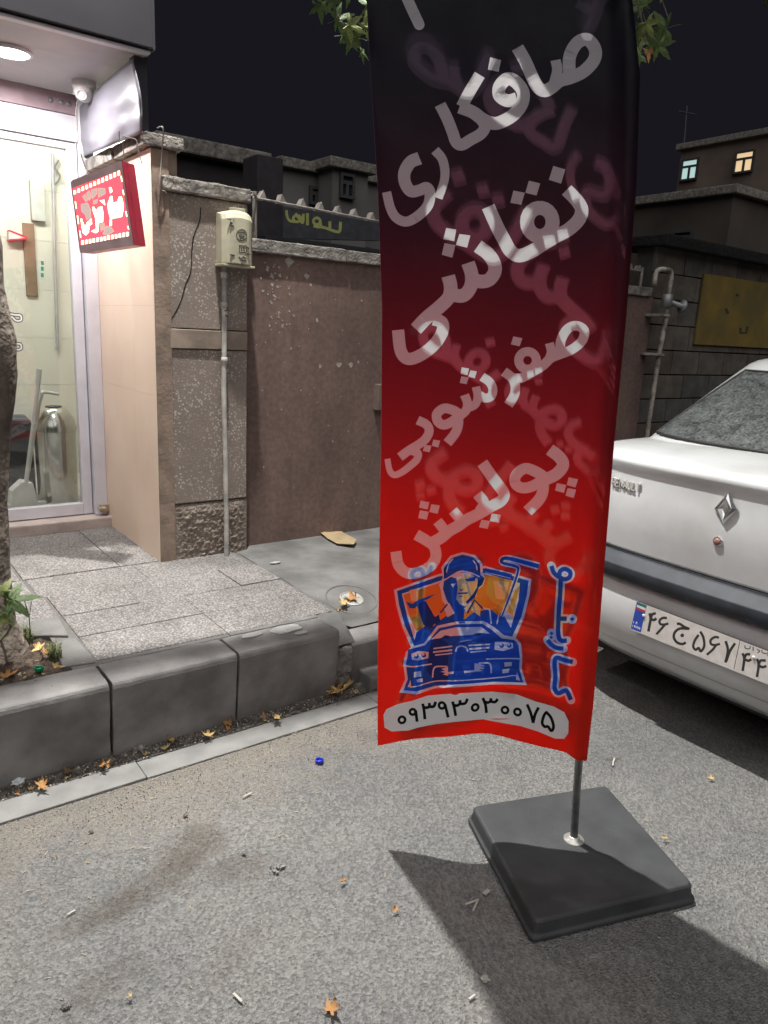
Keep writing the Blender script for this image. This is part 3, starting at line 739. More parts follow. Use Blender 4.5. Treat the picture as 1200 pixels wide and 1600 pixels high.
# base: half-metre moulded rubber block
def base_pt(px, py, z): return onz(px, py, z)
C4 = [base_pt(735, 1258, .055), base_pt(948, 1225, .055), base_pt(1088, 1383, .055), base_pt(835, 1443, .055)]
cen = sum(C4, Vector()) / 4
RUB = mat('base_rubber', (.045, .047, .05), .62, var=.28, scale=11, bump=.5, bscale=140, dist=.002, spec=.5, col2=(.028, .029, .031))
bm = bmesh.new()
lvl = [(1.03, .0), (1.03, .012), (1.0, .016), (.985, .048), (.965, .056)]
rings_ = []
for k, z in lvl:
    rr = []
    for i in range(4):
        a, p, b_ = C4[i - 1], C4[i], C4[(i + 1) % 4]
        for t in range(5):
            f = t / 4; e1 = p + (a - p).normalized() * .022; e2 = p + (b_ - p).normalized() * .022
            q = e1 * (1 - f) ** 2 + p * 2 * f * (1 - f) + e2 * f * f
            q = cen + (q - cen) * k; rr.append(bm.verts.new((q.x, q.y, z)))
    rings_.append(rr)
n = len(rings_[0])
for a, b_ in zip(rings_, rings_[1:]):
    for i in range(n): bm.faces.new((a[i], a[(i + 1) % n], b_[(i + 1) % n], b_[i]))
bm.faces.new(rings_[-1]); bm.faces.new(rings_[0][::-1])
bmesh.ops.recalc_face_normals(bm, faces=bm.faces)
me = bpy.data.meshes.new('base_plate'); bm.to_mesh(me); bm.free(); me.materials.append(RUB)
bp = obj('base_plate', me, flag); rounded(bp, .004, 2)
mb = MB(); mb.lathe((P0.x, P0.y, .056), [(.030, 0), (.030, .003), (.016, .004), (.016, .012), (.0125, .013)], 24); recalc(mb.build('washer', mat('zinc_washer', (.62, .60, .56), .4, metal=.6), flag))

# ================================================================== YARD WALL AND GATE PILLAR
def streaky():
    m, N, L = nodes_of('brown_plaster')
    p = N['Principled BSDF']; p.inputs['Roughness'].default_value = .85; p.inputs['Specular IOR Level'].default_value = .25
    tc = N.new('ShaderNodeTexCoord'); mp = N.new('ShaderNodeMapping'); mp.inputs['Scale'].default_value = (9, 9, .7); L.new(tc.outputs['Object'], mp.inputs[0])
    def ns(v, s_, d): n_ = N.new('ShaderNodeTexNoise'); n_.inputs['Scale'].default_value = s_; n_.inputs['Detail'].default_value = d; n_.inputs['Roughness'].default_value = .65; L.new(v, n_.inputs['Vector']); return n_.outputs['Fac']
    def rp(f, p0, c0, p1, c1):
        r = N.new('ShaderNodeValToRGB'); e = r.color_ramp.elements; e[0].position, e[0].color, e[1].position, e[1].color = p0, (*c0, 1), p1, (*c1, 1); L.new(f, r.inputs['Fac']); return r.outputs['Color']
    def mx(f, x, y, mode='MULTIPLY'):
        k = N.new('ShaderNodeMix'); k.data_type = 'RGBA'; k.blend_type = mode; k.inputs['Factor'].default_value = f; L.new(x, k.inputs[6]); L.new(y, k.inputs[7]); return k.outputs[2]
    c1 = rp(ns(tc.outputs['Object'], 1.6, 8), .32, (.135, .092, .082), .68, (.215, .148, .126))
    c2 = rp(ns(mp.outputs[0], 1.0, 6), .35, (.72, .72, .73), .62, (1.1, 1.08, 1.06))
    c3 = rp(ns(tc.outputs['Object'], 36, 6), .40, (.80, .79, .78), .60, (1.06, 1.06, 1.06))
    L.new(mx(.8, mx(.45, c1, c2), c3), p.inputs['Base Color'])
    bu = N.new('ShaderNodeBump'); bu.inputs['Strength'].default_value = .25; bu.inputs['Distance'].default_value = .003; L.new(ns(tc.outputs['Object'], 24, 7), bu.inputs['Height']); L.new(bu.outputs['Normal'], p.inputs['Normal'])
    return m
PLAST = streaky() if True else mat('brown_plaster_flat', (.205, .138, .118), .9, var=.2, scale=3.5, bump=.5, bscale=70, dist=.004, col2=(.145, .094, .082))
COPE = mat('old_coping', (.30, .275, .245), .95, var=.3, scale=22, bump=.9, bscale=70, dist=.008)
def speckle(name, a, b_, chip, scale, part):
    m, N, L = nodes_of(name)
    p = N['Principled BSDF']; p.inputs['Roughness'].default_value = .93; p.inputs['Specular IOR Level'].default_value = .2
    tc = N.new('ShaderNodeTexCoord')
    def ns(s_, d): n_ = N.new('ShaderNodeTexNoise'); n_.inputs['Scale'].default_value = s_; n_.inputs['Detail'].default_value = d; L.new(tc.outputs['Object'], n_.inputs['Vector']); return n_.outputs['Fac']
    def rp(f, p0, c0, p1, c1):
        r = N.new('ShaderNodeValToRGB'); e = r.color_ramp.elements; e[0].position, e[0].color, e[1].position, e[1].color = p0, (*c0, 1), p1, (*c1, 1); L.new(f, r.inputs['Fac']); return r.outputs['Color']
    def mx(f, x, y, mode='MIX'):
        k = N.new('ShaderNodeMix'); k.data_type = 'RGBA'; k.blend_type = mode
        if isinstance(f, float): k.inputs['Factor'].default_value = f
        else: L.new(f, k.inputs['Factor'])
        for i_, s_ in ((6, x), (7, y)):
            if isinstance(s_, tuple): k.inputs[i_].default_value = (*s_, 1)
            else: L.new(s_, k.inputs[i_])
        return k.outputs[2]
    base = mx(.55, rp(ns(5, 7), .3, b_, .7, a), rp(ns(240, 4), .3, b_, .7, a))
    v = N.new('ShaderNodeTexVoronoi'); v.inputs['Scale'].default_value = scale; L.new(tc.outputs['Object'], v.inputs['Vector'])
    pick = rp(v.outputs['Color'], part, (0, 0, 0), part + .06, (1, 1, 1)); near = rp(v.outputs['Distance'], .30, (1, 1, 1), .52, (0, 0, 0))
    dens = rp(ns(7, 5), .38, (.15, .15, .15), .62, (1, 1, 1))
    f = mx(1.0, mx(1.0, pick, near, 'MULTIPLY'), dens, 'MULTIPLY')
    L.new(mx(f, base, chip), p.inputs['Base Color'])
    bu = N.new('ShaderNodeBump'); bu.inputs['Strength'].default_value = .7; bu.inputs['Distance'].default_value = .003
    L.new(ns(190, 4), bu.inputs['Height']); L.new(bu.outputs['Normal'], p.inputs['Normal'])
    return m
CHIP = speckle('chip_render', (.30, .25, .215), (.19, .155, .132), (.46, .42, .375), 84, .54)
ROUGH = mat('rough_cast', (.27, .225, .185), .98, var=.35, scale=45, bump=1, bscale=90, dist=.008, col2=(.17, .14, .115))
TRIM = mat('corner_plaster', (.30, .225, .175), .92, var=.2, scale=12, bump=.5, bscale=60)
wall = empty('yard_wall', (3.5, 3.8, .25)); tag(wall, 'brown plastered yard wall with peeling paint behind the flag', 'wall')
mb = MB()
mb.grid(lambda u, v: (1.78 + 3.57 * u, 3.70, .22 + 1.66 * v), 60, 30)
mb.box((1.78, 3.712, .2), (5.35, 3.9, 1.878)); mb.build('plaster_face', PLAST, wall)
xs = [1.80, 2.42, 3.1, 3.8, 4.5, 5.30]
for a, b_ in zip(xs, xs[1:]):
    mb = MB(); mb.box((a + .003, 3.676, 1.880), (b_ - .003, 3.93, 1.945), bev=.006, jit=.003); roughen(mb.build('coping_slab', COPE, wall), .007, .05, 3)
# flaked paint: thin scabs of bare plaster with a shape of their own
FLAKE = mat('bare_plaster', (.46, .41, .36), .95, var=.2, scale=50)
mb = MB()
random.seed(21)
spots = [(452, 408, .03), (425, 432, .016), (480, 432, .02), (425, 445, .012), (437, 430, .012), (418, 420, .012), (428, 462, .01), (495, 500, .012), (452, 486, .008), (455, 545, .008), (500, 572, .012), (530, 570, .026), (548, 570, .02), (560, 566, .01), (440, 640, .006), (470, 610, .006), (520, 690, .006), (565, 470, .006), (410, 610, .005), (440, 510, .006), (452, 450, .008), (485, 445, .01)]
for px, py, r in spots + [(random.gauss(430, 14), random.uniform(410, 520), random.uniform(.003, .009)) for _ in range(40)] + [(random.uniform(400, 590), random.uniform(420, 800), random.uniform(.002, .005)) for _ in range(45)]:
    p = ony(px, py, 3.699); n = 11
    if p.x < 1.79: continue
    pts = [(p.x + r * random.uniform(.4, 1.1) * math.cos(2 * math.pi * k / n), 3.6990, p.z + r * random.uniform(.3, 1.25) * math.sin(2 * math.pi * k / n)) for k in range(n)]
    mb.prism(pts, (0, .006, 0))
mb.build('flaked_paint', FLAKE, wall)['kind'] = 'stuff'
mb = MB(); a = ony(588, 600, 3.69); b_ = ony(600, 640, 3.69); mb.box((a.x - .01, 3.65, b_.z), (a.x + .10, 3.705, a.z), bev=.004); mb.build('letter_slot', mat('slot_metal', (.22, .17, .14), .6, metal=.3), wall)

pil = empty('gate_pillar', (1.55, 3.8, Z0)); tag(pil, 'square gate pillar of speckled stone render with cracked face', 'pillar')
zb = [Z0 - .04, .60, 1.385, 1.485, 2.10]
mb = MB(); mb.box((1.312, 3.645, Z0 - .05), (1.785, 4.05, 2.10)); mb.build('core', TRIM, pil)
mb = MB()
def rough_pt(u, v):
    x, z = 1.386 + .405 * u, Z0 - .03 + .315 * v
    e = min(1, 8 * min(u, 1 - u, v * 2, 1 - v))
    return (x, 3.634 - e * (.006 + .011 * abs(noise.noise((x * 34, z * 34, 0))) + .007 * noise.noise((x * 80, z * 80, 4))), z)
mb.grid(rough_pt, 70, 54); mb.box((1.386, 3.636, Z0 - .03), (1.791, 3.70, .588)); mb.build('rough_plinth', ROUGH, pil)
mb = MB(); mb.box((1.384, 3.630, .597), (1.787, 3.66, 1.378), bev=.003); mb.build('render_panel', CHIP, pil)
mb = MB(); mb.box((1.376, 3.622, 1.383), (1.787, 3.66, 1.474), bev=.004, jit=.002); mb.build('stone_band', mat('band_stone', (.34, .27, .215), .85, var=.22, scale=9, bump=.3), pil)
mb = MB(); mb.box((1.384, 3.630, 1.480), (1.787, 3.66, 2.095), bev=.003); mb.build('render_panel', CHIP, pil)
mb = MB(); mb.box((1.302, 3.624, Z0 - .02), (1.3835, 3.66, 2.275), bev=.004); mb.build('corner_strip', TRIM, pil)
mb = MB(); mb.box((1.345, 3.606, 2.100), (1.795, 4.05, 2.168), bev=.008, jit=.005); roughen(mb.build('coping_slab', COPE, pil), .008, .05, 3)
mb = MB(); mb.box((1.312, 3.64, 2.10), (1.432, 4.5, 2.278), bev=.006, jit=.004); mb.build('upper_stub', TRIM, pil)
mb = MB(); mb.box((1.262, 3.606, 2.280), (1.452, 4.05, 2.338), bev=.006, jit=.003); mb.build('cap_slab', COPE, pil)
mb = MB(); mb.box((1.252, 4.055, 2.276), (1.44, 4.53, 2.336), bev=.005, jit=.002); mb.build('cap_slab', COPE, pil)
DARK = mat('crack_dark', (.02, .016, .014), 1)
mb = MB(); cpts = [(314, 324), (312, 345), (303, 368), (300, 390), (298, 425), (290, 445), (283, 470), (272, 492), (262, 505)]
mb2 = []
ws = [.002, .003, .003, .004, .004, .008, .005, .004, .002]
for q in stroke([(p.x, p.z) for p in [ony(x, y, 3.6285) for x, y in cpts]], .0055, True, 3): mb.prism([(p[0] + random.uniform(-.001, .001), 3.6285, p[1]) for p in q], (0, .004, 0))
mb.build('crack', DARK, pil)

# ---- meter box on the pillar with its conduit
mtr = empty('meter_box', (1.70, 3.6, 1.79)); tag(mtr, 'cream plastic meter box with printed marks on the stone pillar', 'meter box')
CREAM = mat('aged_cream_plastic', (.52, .49, .36), .55, var=.14, scale=9, bump=.15, bscale=90)
def prof(z0, z1, x0, x1, yf, yb, n=10):
    return [(x0 + (x1 - x0) * k / n, yf + (yb - yf) * (.32 * abs(2 * k / n - 1) ** 4), ) for k in range(n + 1)]
X0, X1 = 1.617, 1.783
mb = MB(); pr = prof(0, 0, X0, X1, 3.535, 3.63)
rings_ = []
for z, s_ in ((1.797, .97), (1.803, 1.0), (2.0, 1.0), (2.025, .985), (2.036, .9)):
    row = [((x - 1.70) * s_ + 1.70, (y - 3.63) * s_ + 3.63 + .012 * max(0, (z - 2.0) / .036), z + .012 * (1 - ((x - 1.7) / .083) ** 2) * (1 if z > 1.9 else 0)) for x, y in pr] + [(X1, 3.63, z), (X0, 3.63, z)]
    rings_.append(row)
n = len(rings_[0]); vs = [p for r in rings_ for p in r]
fs = [(i * n + k, i * n + (k + 1) % n, (i + 1) * n + (k + 1) % n, (i + 1) * n + k) for i in range(len(rings_) - 1) for k in range(n)] + [tuple(range(n))[::-1], tuple(range((len(rings_) - 1) * n, len(rings_) * n))]
mb.add(vs, fs); o = mb.build('cover', CREAM, mtr); recalc(o); rounded(o, .003)
mb = MB(); mb.box((1.672, 3.56, 2.04), (1.742, 3.60, 2.062), bev=.003); mb.build('top_clip', CREAM, mtr)
mb = MB(); mb.box((1.612, 3.545, 1.786), (1.788, 3.63, 1.796), bev=.002); mb.build('bottom_flange', CREAM, mtr)
INKM = mat('meter_ink', (.07, .065, .055), .8)
c = crop(200, 180, 5.4545)
mk = [ring(*c([(968, 1020)])[0], 8, 8.6, 1.0), stroke(c([(940, 1000), (1000, 1000)]), 1.2, False), stroke(c([(945, 1025), (995, 1035)]), 1.6, False), stroke(c([(955, 1045), (990, 1048)]), 1.2, False),
      stroke(c([(950, 1110), (1010, 1113), (1008, 1170), (948, 1165), (950, 1110)]), 1.3, False), stroke(c([(965, 1125), (972, 1155)]), 1.6, False), stroke(c([(985, 1125), (992, 1158)]), 1.6, False), stroke(c([(1018, 1120), (1030, 1135), (1020, 1150)]), 1.2, False), stroke(c([(1012, 1180), (1045, 1185)]), 1.4, False),
      stroke(c([(870, 1188), (910, 1193)]), 1.6, False), stroke(c([(945, 1205), (965, 1225), (985, 1205), (1005, 1222)]), 1.8, False), stroke(c([(960, 1235), (1010, 1240)]), 1.5, False), stroke(c([(845, 884), (880, 888)]), 1.3, False), stroke(c([(900, 890), (905, 892)]), 1.3, False), stroke(c([(872, 915), (892, 918)]), 1.4, False), stroke(c([(868, 938), (905, 944)]), 1.6, False), disc(*c([(972, 1270)])[0], 2.0)]
raised(mk, lambda x, y: ony(x, y, 3.5335), (0, .0035, 0)).build('printed_marks', INKM, mtr)['kind'] = 'stuff'
PIPEM = mat('peeling_conduit', (.50, .47, .42), .7, var=.3, scale=11, col2=(.22, .215, .215), bump=.4, bscale=50)
con = empty('conduit_pipe', (1.646, 3.6, Z0)); tag(con, 'thin grey conduit pipe running down the stone pillar from the meter box', 'pipe')
mb = MB(); mb.tube([(1.647, 3.600, 1.79), (1.649, 3.603, 1.5), (1.643, 3.600, 1.2), (1.648, 3.592, .8), (1.645, 3.575, .45), (1.645, 3.575, Z0 - .01)], .0135, 14); mb.build('tube', PIPEM, con)
for z in (1.745, 1.60, 1.33):
    mb = MB(); mb.lathe((1.647, 3.601, z), [(.014, -.015), (.0175, -.012), (.0175, .012), (.014, .015)], 14)
    mb.build('coupling', mat('conduit_coupling', (.47, .45, .41), .6), con)
mb = MB(); p = ony(354, 484, 3.586); mb.grid(lambda u, v: (1.649 + .0152 * math.sin((u - .5) * 2.4), 3.602 - .0152 * math.cos((u - .5) * 2.4), p.z - .03 + .06 * v), 8, 1); st_ = mb.build('sticker', mat('pale_sticker', (.62, .60, .56), .7), con)
mb = MB()
for q in (([(350, 478), (356, 482)]), ([(351, 486), (357, 484)]), ([(352, 492), (356, 495)])):
    for s_ in stroke(q, 1.8, False): mb.prism([ony(a[0], a[1], 3.5855) for a in s_], (0, .002, 0))
mb.build('sticker_marks', INKM, con)
CABLE = mat('grey_cable', (.16, .15, .14), .6)
def cable(name, pts, r, label, m=CABLE):
    mb = MB(); mb.tube(spline(pts, 6), r, 8); return tag(mb.build(name, m), label, 'cable')
cable('cable', [ony(246, 200, 3.58), ony(252, 198, 3.56), ony(255, 206, 3.56), ony(253, 240, 3.60), ony(250, 290, 3.60), ony(258, 300, 3.61), ony(260, 305, 3.64)], .003, 'thin cable hooked over the pillar cap and down its corner', mat('pale_cable', (.36, .33, .30), .6))

# ================================================================== SHOP
shop = empty('shop_front', (.4, 4.56, Z0)); tag(shop, 'small lit shop front with glazed door, metal fascia and beige tiled side', 'shop')
FASC = mat('grey_fascia', (.055, .053, .062), .5, metal=.2, var=.1, scale=3, bump=.1, bscale=8)
SOFF = mat('soffit_panel', (.42, .40, .41), .5, var=.1, scale=4)
ALU = mat('white_aluminium', (.66, .65, .69), .4, var=.06, scale=8)
BEIGE = mat('beige_tile', (.80, .63, .50), .45, var=.06, scale=2.5, bump=.1, bscale=30, col2=(.74, .57, .44))
CREAMW = mat('cream_wall_tile', (.64, .615, .53), .35, var=.05, scale=2)
# side cladding tiles
rows_ = [Z0 - .01, .72, 1.15, 1.58, 2.0, 2.274]
cols_ = [3.626, 3.94, 4.25, 4.53]
for i in range(5):
    for j in range(3):
        mb = MB(); mb.box((1.2985, cols_[j] + .0004, rows_[i] + .0004), (1.3015, cols_[j + 1] - .0004, rows_[i + 1] - .0004)); mb.build('side_tile', BEIGE, shop)
mb = MB(); mb.box((1.3022, 4.052, Z0 - .05), (1.60, 4.62, 2.10)); mb.box((1.56, 4.622, Z0 - .05), (1.60, 6.2, 2.69)); mb.build('side_wall', TRIM, shop)
# fascia and soffit
mb = MB(); mb.box((-2.4, 3.58, 2.668), (.28, 3.62, 3.7), bev=.003); mb.build('fascia_panel', FASC, shop)
mb = MB(); mb.box((.283, 3.58, 2.668), (1.305, 3.62, 3.7), bev=.003); mb.build('fascia_panel', FASC, shop)
mb = MB(); mb.box((1.306, 3.585, 2.664), (1.318, 4.9, 3.7), bev=.002); mb.build('fascia_return', FASC, shop)
for a, b_ in ((3.622, 3.93), (3.932, 4.24), (4.242, 4.60)):
    mb = MB(); mb.box((-2.4, a, 2.660 + (a - 3.6) * .002), (1.305, b_, 2.69), bev=.002); mb.build('soffit_panel', SOFF, shop)
mb = MB(); mb.box((-2.4, 3.60, 2.648), (1.30, 3.64, 2.6595), bev=.002); mb.build('soffit_trim', ALU, shop)
mb = MB(); mb.box((1.246, 3.66, 2.339), (1.306, 3.72, 2.6475), bev=.002); mb.build('steel_post', FASC, shop)
mb = MB(); mb.box((-2.4, 3.64, 2.70), (1.30, 7.0, 3.05)); mb.build('roof_slab', FASC, shop)
# shopfront wall pieces
mb = MB(); mb.box((1.228, 4.50, Z0 + .06), (1.2975, 4.60, 2.655), bev=.003); mb.build('door_jamb', ALU, shop)
mb = MB(); mb.box((-2.4, 4.54, 2.558), (1.226, 4.66, 2.658), bev=.003); sb = mb.build('shutter_box', mat('shutter_paint', (.36, .27, .29), .5, var=.1), shop)
for x in (1.10, 1.155, 1.19):
    mb = MB(); mb.lathe((x, 4.54, 2.607), [(.012, -.002), (.012, .006), (.006, .008)], 12, axis=(0, -1, 0)); mb.build('bolt', GALV, sb)
mb = MB(); mb.box((-.4, 4.53, 2.424), (1.224, 4.60, 2.552), bev=.003); mb.build('transom_panel', ALU, shop)
mb = MB(); mb.box((-2.4, 4.56, Z0), (-.402, 4.66, 2.552)); mb.build('front_wall', BEIGE, shop)
mb = MB(); mb.box((-.5, 4.43, Z0 - .01), (1.31, 4.68, Z0 + .055), bev=.008, jit=.003); mb.build('threshold', mat('threshold_stone', (.50, .42, .38), .6, var=.15, scale=8, bump=.3), shop)
# interior room
mb = MB(); mb.box((-2.4, 4.685, Z0 - .02), (1.555, 6.04, Z0 + .03)); mb.build('inside_floor', mat('floor_tile', (.45, .43, .40), .3), shop)
ty = 6.02
for i in range(6):
    for j in range(7):
        x0 = -1.22 + i * .46; z0 = Z0 + .031 + j * .34
        mb = MB(); mb.box((x0 + .001, ty, z0 + .001), (x0 + .459, ty + .02, z0 + .339)); mb.build('wall_tile', CREAMW, shop)
mb = MB(); mb.box((-2.4, 6.045, Z0), (1.60, 6.2, 2.688)); mb.build('back_wall', mat('grout', (.40, .36, .28), .8), shop)
mb = MB(); mb.box((1.545, 4.625, Z0), (1.558, 6.018, 2.688)); mb.build('side_partition', CREAMW, shop)
mb = MB(); mb.box((-2.4, 4.68, 2.69), (1.6, 6.2, 2.699)); mb.build('inside_ceiling', mat('ceiling_white', (.7, .69, .66), .8), shop)
mb = MB(); mb.box((-2.4, 4.662, Z0), (-2.3, 6.6, 2.69)); mb.build('far_partition', CREAMW, shop)
# glazed door
door = empty('glass_door', (.8, 4.57, Z0 + .06)); tag(door, 'white aluminium door with one large clear pane, lit from inside the shop', 'door')
zt, zbm = 2.418, Z0 + .062
mb = MB(); mb.box((1.168, 4.545, zbm), (1.222, 4.60, zt), bev=.003); mb.build('stile', ALU, door)
mb = MB(); mb.box((.24, 4.545, zbm), (.294, 4.60, zt), bev=.003); mb.build('stile', ALU, door)
mb = MB(); mb.box((.2945, 4.547, zbm), (1.1675, 4.598, .43), bev=.003); mb.build('bottom_rail', ALU, door)
mb = MB(); mb.box((.2945, 4.547, 2.385), (1.1675, 4.598, zt), bev=.003); mb.build('top_rail', ALU, door)
mb = MB(); mb.box((.294, 4.569, .43), (1.168, 4.575, 2.385)); mb.build('pane', thin_glass('door_glass'), door)
mb = MB(); p = ony(162, 793, 4.49); mb.box((p.x - .022, 4.47, p.z - .025), (p.x + .028, 4.50, p.z + .022), bev=.004); mb.lathe((p.x - .015, 4.468, p.z - .002), [(.014, -.018), (.014, .018)], 12, axis=(1, 0, 0)); mb.build('pivot_hinge', mat('brass_hinge', (.45, .38, .28), .45, metal=.5), door)
mk_o, mk_w = [], []
for yy in (495, 540):
    s_ = [[(6, yy + 2), (14, yy - 4), (24, yy - 3), (32, yy - 2), (33, yy + 5), (25, yy + 6), (18, yy), (12, yy + 6)]]
    for q in s_: mk_o.append(stroke(q, 5.5)); mk_w.append(stroke(q, 2.6))
raised(mk_o, lambda x, y: ony(x, y, 4.5665), (0, .001, 0)).build('lettering_outline', mat('decal_black', (.03, .03, .03), .6), door)
raised(mk_w, lambda x, y: ony(x, y, 4.5645), (0, .001, 0)).build('lettering', mat('decal_white', (.8, .8, .78), .6), door)
mb = MB(); mb.box((.295, 4.52, 1.2), (.33, 4.545, 1.6), bev=.004); mb.build('pull_handle', GALV, door)
# lamps of the shop
lp = onz(15, 80, 2.655)
dl = empty('soffit_lamp', lp); tag(dl, 'round white lamp glowing in the shop soffit', 'lamp')
mb = MB(); mb.lathe(lp, [(.095, .003), (.095, -.008), (.085, -.012), (.082, -.006)], 28); recalc(mb.build('rim', ALU, dl))
mb = MB(); mb.lathe(lp, [(.082, -.005), (.078, -.010), (.04, -.014), (.005, -.015)], 28); recalc(mb.build('diffuser', emit('lamp_glow', (1, .97, .98), 16), dl))
ld = bpy.data.lights.new('soffit_lamp_light', 'AREA'); ld.energy = SHOP_W; ld.color = (1, .95, .96); ld.shape = 'DISK'; ld.size = .16
lo = bpy.data.objects.new('soffit_lamp_light', ld); COL.objects.link(lo); lo.location = lp - Vector((0, 0, .02)); lo.parent = dl; lo.matrix_parent_inverse = Matrix.Translation(-Vector(dl.location))
tl = empty('ceiling_tube_lamp', (.9, 5.3, 2.66)); tag(tl, 'long fluorescent tube lamp on the ceiling inside the shop', 'lamp')
mb = MB(); mb.box((.2, 5.24, 2.655), (1.5, 5.36, 2.688), bev=.004); mb.build('housing', ALU, tl)
mb = MB(); mb.tube([(.23, 5.30, 2.635), (1.47, 5.30, 2.635)], .018, 12); mb.build('tube', emit('tube_glow', (1, .985, .94), 200), tl)

# ---- things inside, seen through the pane
STEEL = mat('polished_steel', (.70, .69, .66), .16, metal=1., var=.06, scale=20)
bpz = onz(92, 784, Z0 + .03)
bn = empty('pedal_bin', bpz); tag(bn, 'polished steel pedal bin with domed lid inside the glass door', 'bin')
mb = MB(); mb.lathe(bpz, [(.115, 0), (.12, .01), (.125, .45), (.128, .47)], 32); recalc(mb.build('drum', STEEL, bn))
mb = MB(); mb.lathe(bpz + Vector((0, 0, .472)), [(.132, 0), (.132, .018), (.12, .07), (.085, .125), (.06, .145), (.05, .146)], 32); recalc(mb.build('domed_lid', STEEL, bn))
mb = MB(); mb.lathe(bpz + Vector((0, 0, .619)), [(.05, 0), (.05, .006), (.04, .008)], 24); recalc(mb.build('lid_opening', mat('bin_dark', (.05, .05, .05), .4), bn))
PLW = mat('white_plastic', (.62, .62, .60), .4, var=.05)
Yd = bpz.y - .16
dp = empty('dustpan', ony(45, 790, Yd)); dp.location.z = Z0 + .03; tag(dp, 'long-handled white dustpan standing beside the steel bin', 'dustpan')
a, b_ = ony(40, 755, Yd), ony(62, 585, Yd)
mb = MB(); mb.tube([a, (a + b_) / 2, b_], .011, 10); mb.build('handle', PLW, dp)
mb = MB(); mb.tube([ony(59, 600, Yd), b_ + Vector((0, 0, .03))], .015, 10); mb.build('grip', PLW, dp)
pan = [ony(15, 795, Yd), ony(18, 768, Yd), ony(35, 752, Yd), ony(52, 755, Yd), ony(62, 792, Yd)]
mb = MB(); mb.prism(pan, (0, .10, -.0)); o = mb.build('scoop', PLW, dp); recalc(o); rounded(o, .008)
Yb = Yd + .05
bh = empty('floor_squeegee', ony(55, 780, Yb)); bh.location.z = Z0 + .03; tag(bh, 'thin white squeegee pole with a crooked grip leaning by the bin', 'squeegee')
mb = MB(); mb.tube(spline([ony(42, 752, Yb), ony(58, 650, Yb), ony(65, 618, Yb), ony(70, 613, Yb), ony(92, 616, Yb)], 5), .010, 10); mb.build('pole', PLW, bh)
q = ony(42, 752, Yb); mb = MB(); mb.box((q.x - .13, Yb - .02, Z0 + .03), (q.x + .10, Yb + .02, Z0 + .07), bev=.004); mb.tube([q, (q.x, Yb, Z0 + .06)], .01, 8); mb.build('blade', PLW, bh)
q = ony(25, 680, Yd + .3); mb = MB(); mb.box((q.x - .16, q.y, Z0 + .031), (q.x + .10, q.y + .25, q.z + .10), bev=.02, jit=.01); tag(mb.build('waste_bag', mat('black_plastic_bag', (.03, .03, .035), .35, bump=.8, bscale=18, dist=.02)), 'dark plastic bag standing on the shop floor behind the dustpan', 'bag')
Yw = ty - .001
def wall_box(name, x0, y0, x1, y1, d, m, label, cat, bev=.004):
    a, b_ = ony(x0, y1, Yw), ony(x1, y0, Yw)
    mb = MB(); mb.box((a.x, Yw - d, a.z), (b_.x, Yw - .0005, b_.z), bev=bev); return tag(mb.build(name, m), label, cat)
wall_box('switch_box', 48, 285, 66, 345, .05, mat('panel_grey', (.46, .46, .42), .5), 'grey electrical switch box on the cream tiles above the picture frame', 'switch box')
wall_box('picture_frame', 41, 350, 52, 462, .02, mat('brown_wood', (.20, .13, .08), .6), 'narrow brown wooden picture frame on the cream tiled wall', 'picture frame')
nt_ = wall_box('notice_sheet', 55, 405, 69, 436, .002, mat('notice_paper', (.66, .68, .62), .8), 'white notice sheet with three green squares on the shop wall', 'notice', 0)
mb = MB()
for yy in (408, 417, 427):
    a, b_ = ony(64, yy + 6, Yw), ony(68, yy, Yw); mb.box((a.x, Yw - .003, a.z), (b_.x, Yw - .0022, b_.z))
mb.build('green_squares', mat('print_green', (.06, .22, .14), .7), nt_)
pipe_pts = [ony(82, 240, Yw - .03), ony(84, 330, Yw - .03), ony(86, 420, Yw - .03), ony(90, 545, Yw - .03)]
mb = MB(); mb.tube(pipe_pts, .012, 8); tag(mb.build('wall_conduit', mat('conduit_grey', (.35, .35, .36), .5)), 'straight grey conduit down the cream tiles inside the shop', 'pipe')
cable('cable', [ony(92, 250, Yw - .03), ony(86, 262, Yw - .04), ony(94, 275, Yw - .04), ony(88, 286, Yw - .03), ony(80, 290, Yw - .02)], .006, 'looped dark cable bundle beside the conduit inside the shop')
rs = empty('red_shelf', ony(28, 370, Yw)); tag(rs, 'small white shelf bracket with red edges on the shop wall', 'shelf')
mb = MB(); mb.prism([ony(14, 361, Yw - .06), ony(42, 372, Yw - .06), ony(14, 374, Yw - .06)], (0, .058, 0)); recalc(mb.build('board', PLW, rs))
mb = MB()
for s_ in ([(14, 360), (42, 371)], [(42, 373), (14, 375)]):
    for q in stroke(s_, 2.5, False): mb.prism([ony(p[0], p[1], Yw - .064) for p in q], (0, .06, 0))
recalc(mb.build('red_edge', mat('red_plastic', (.5, .03, .04), .4), rs))

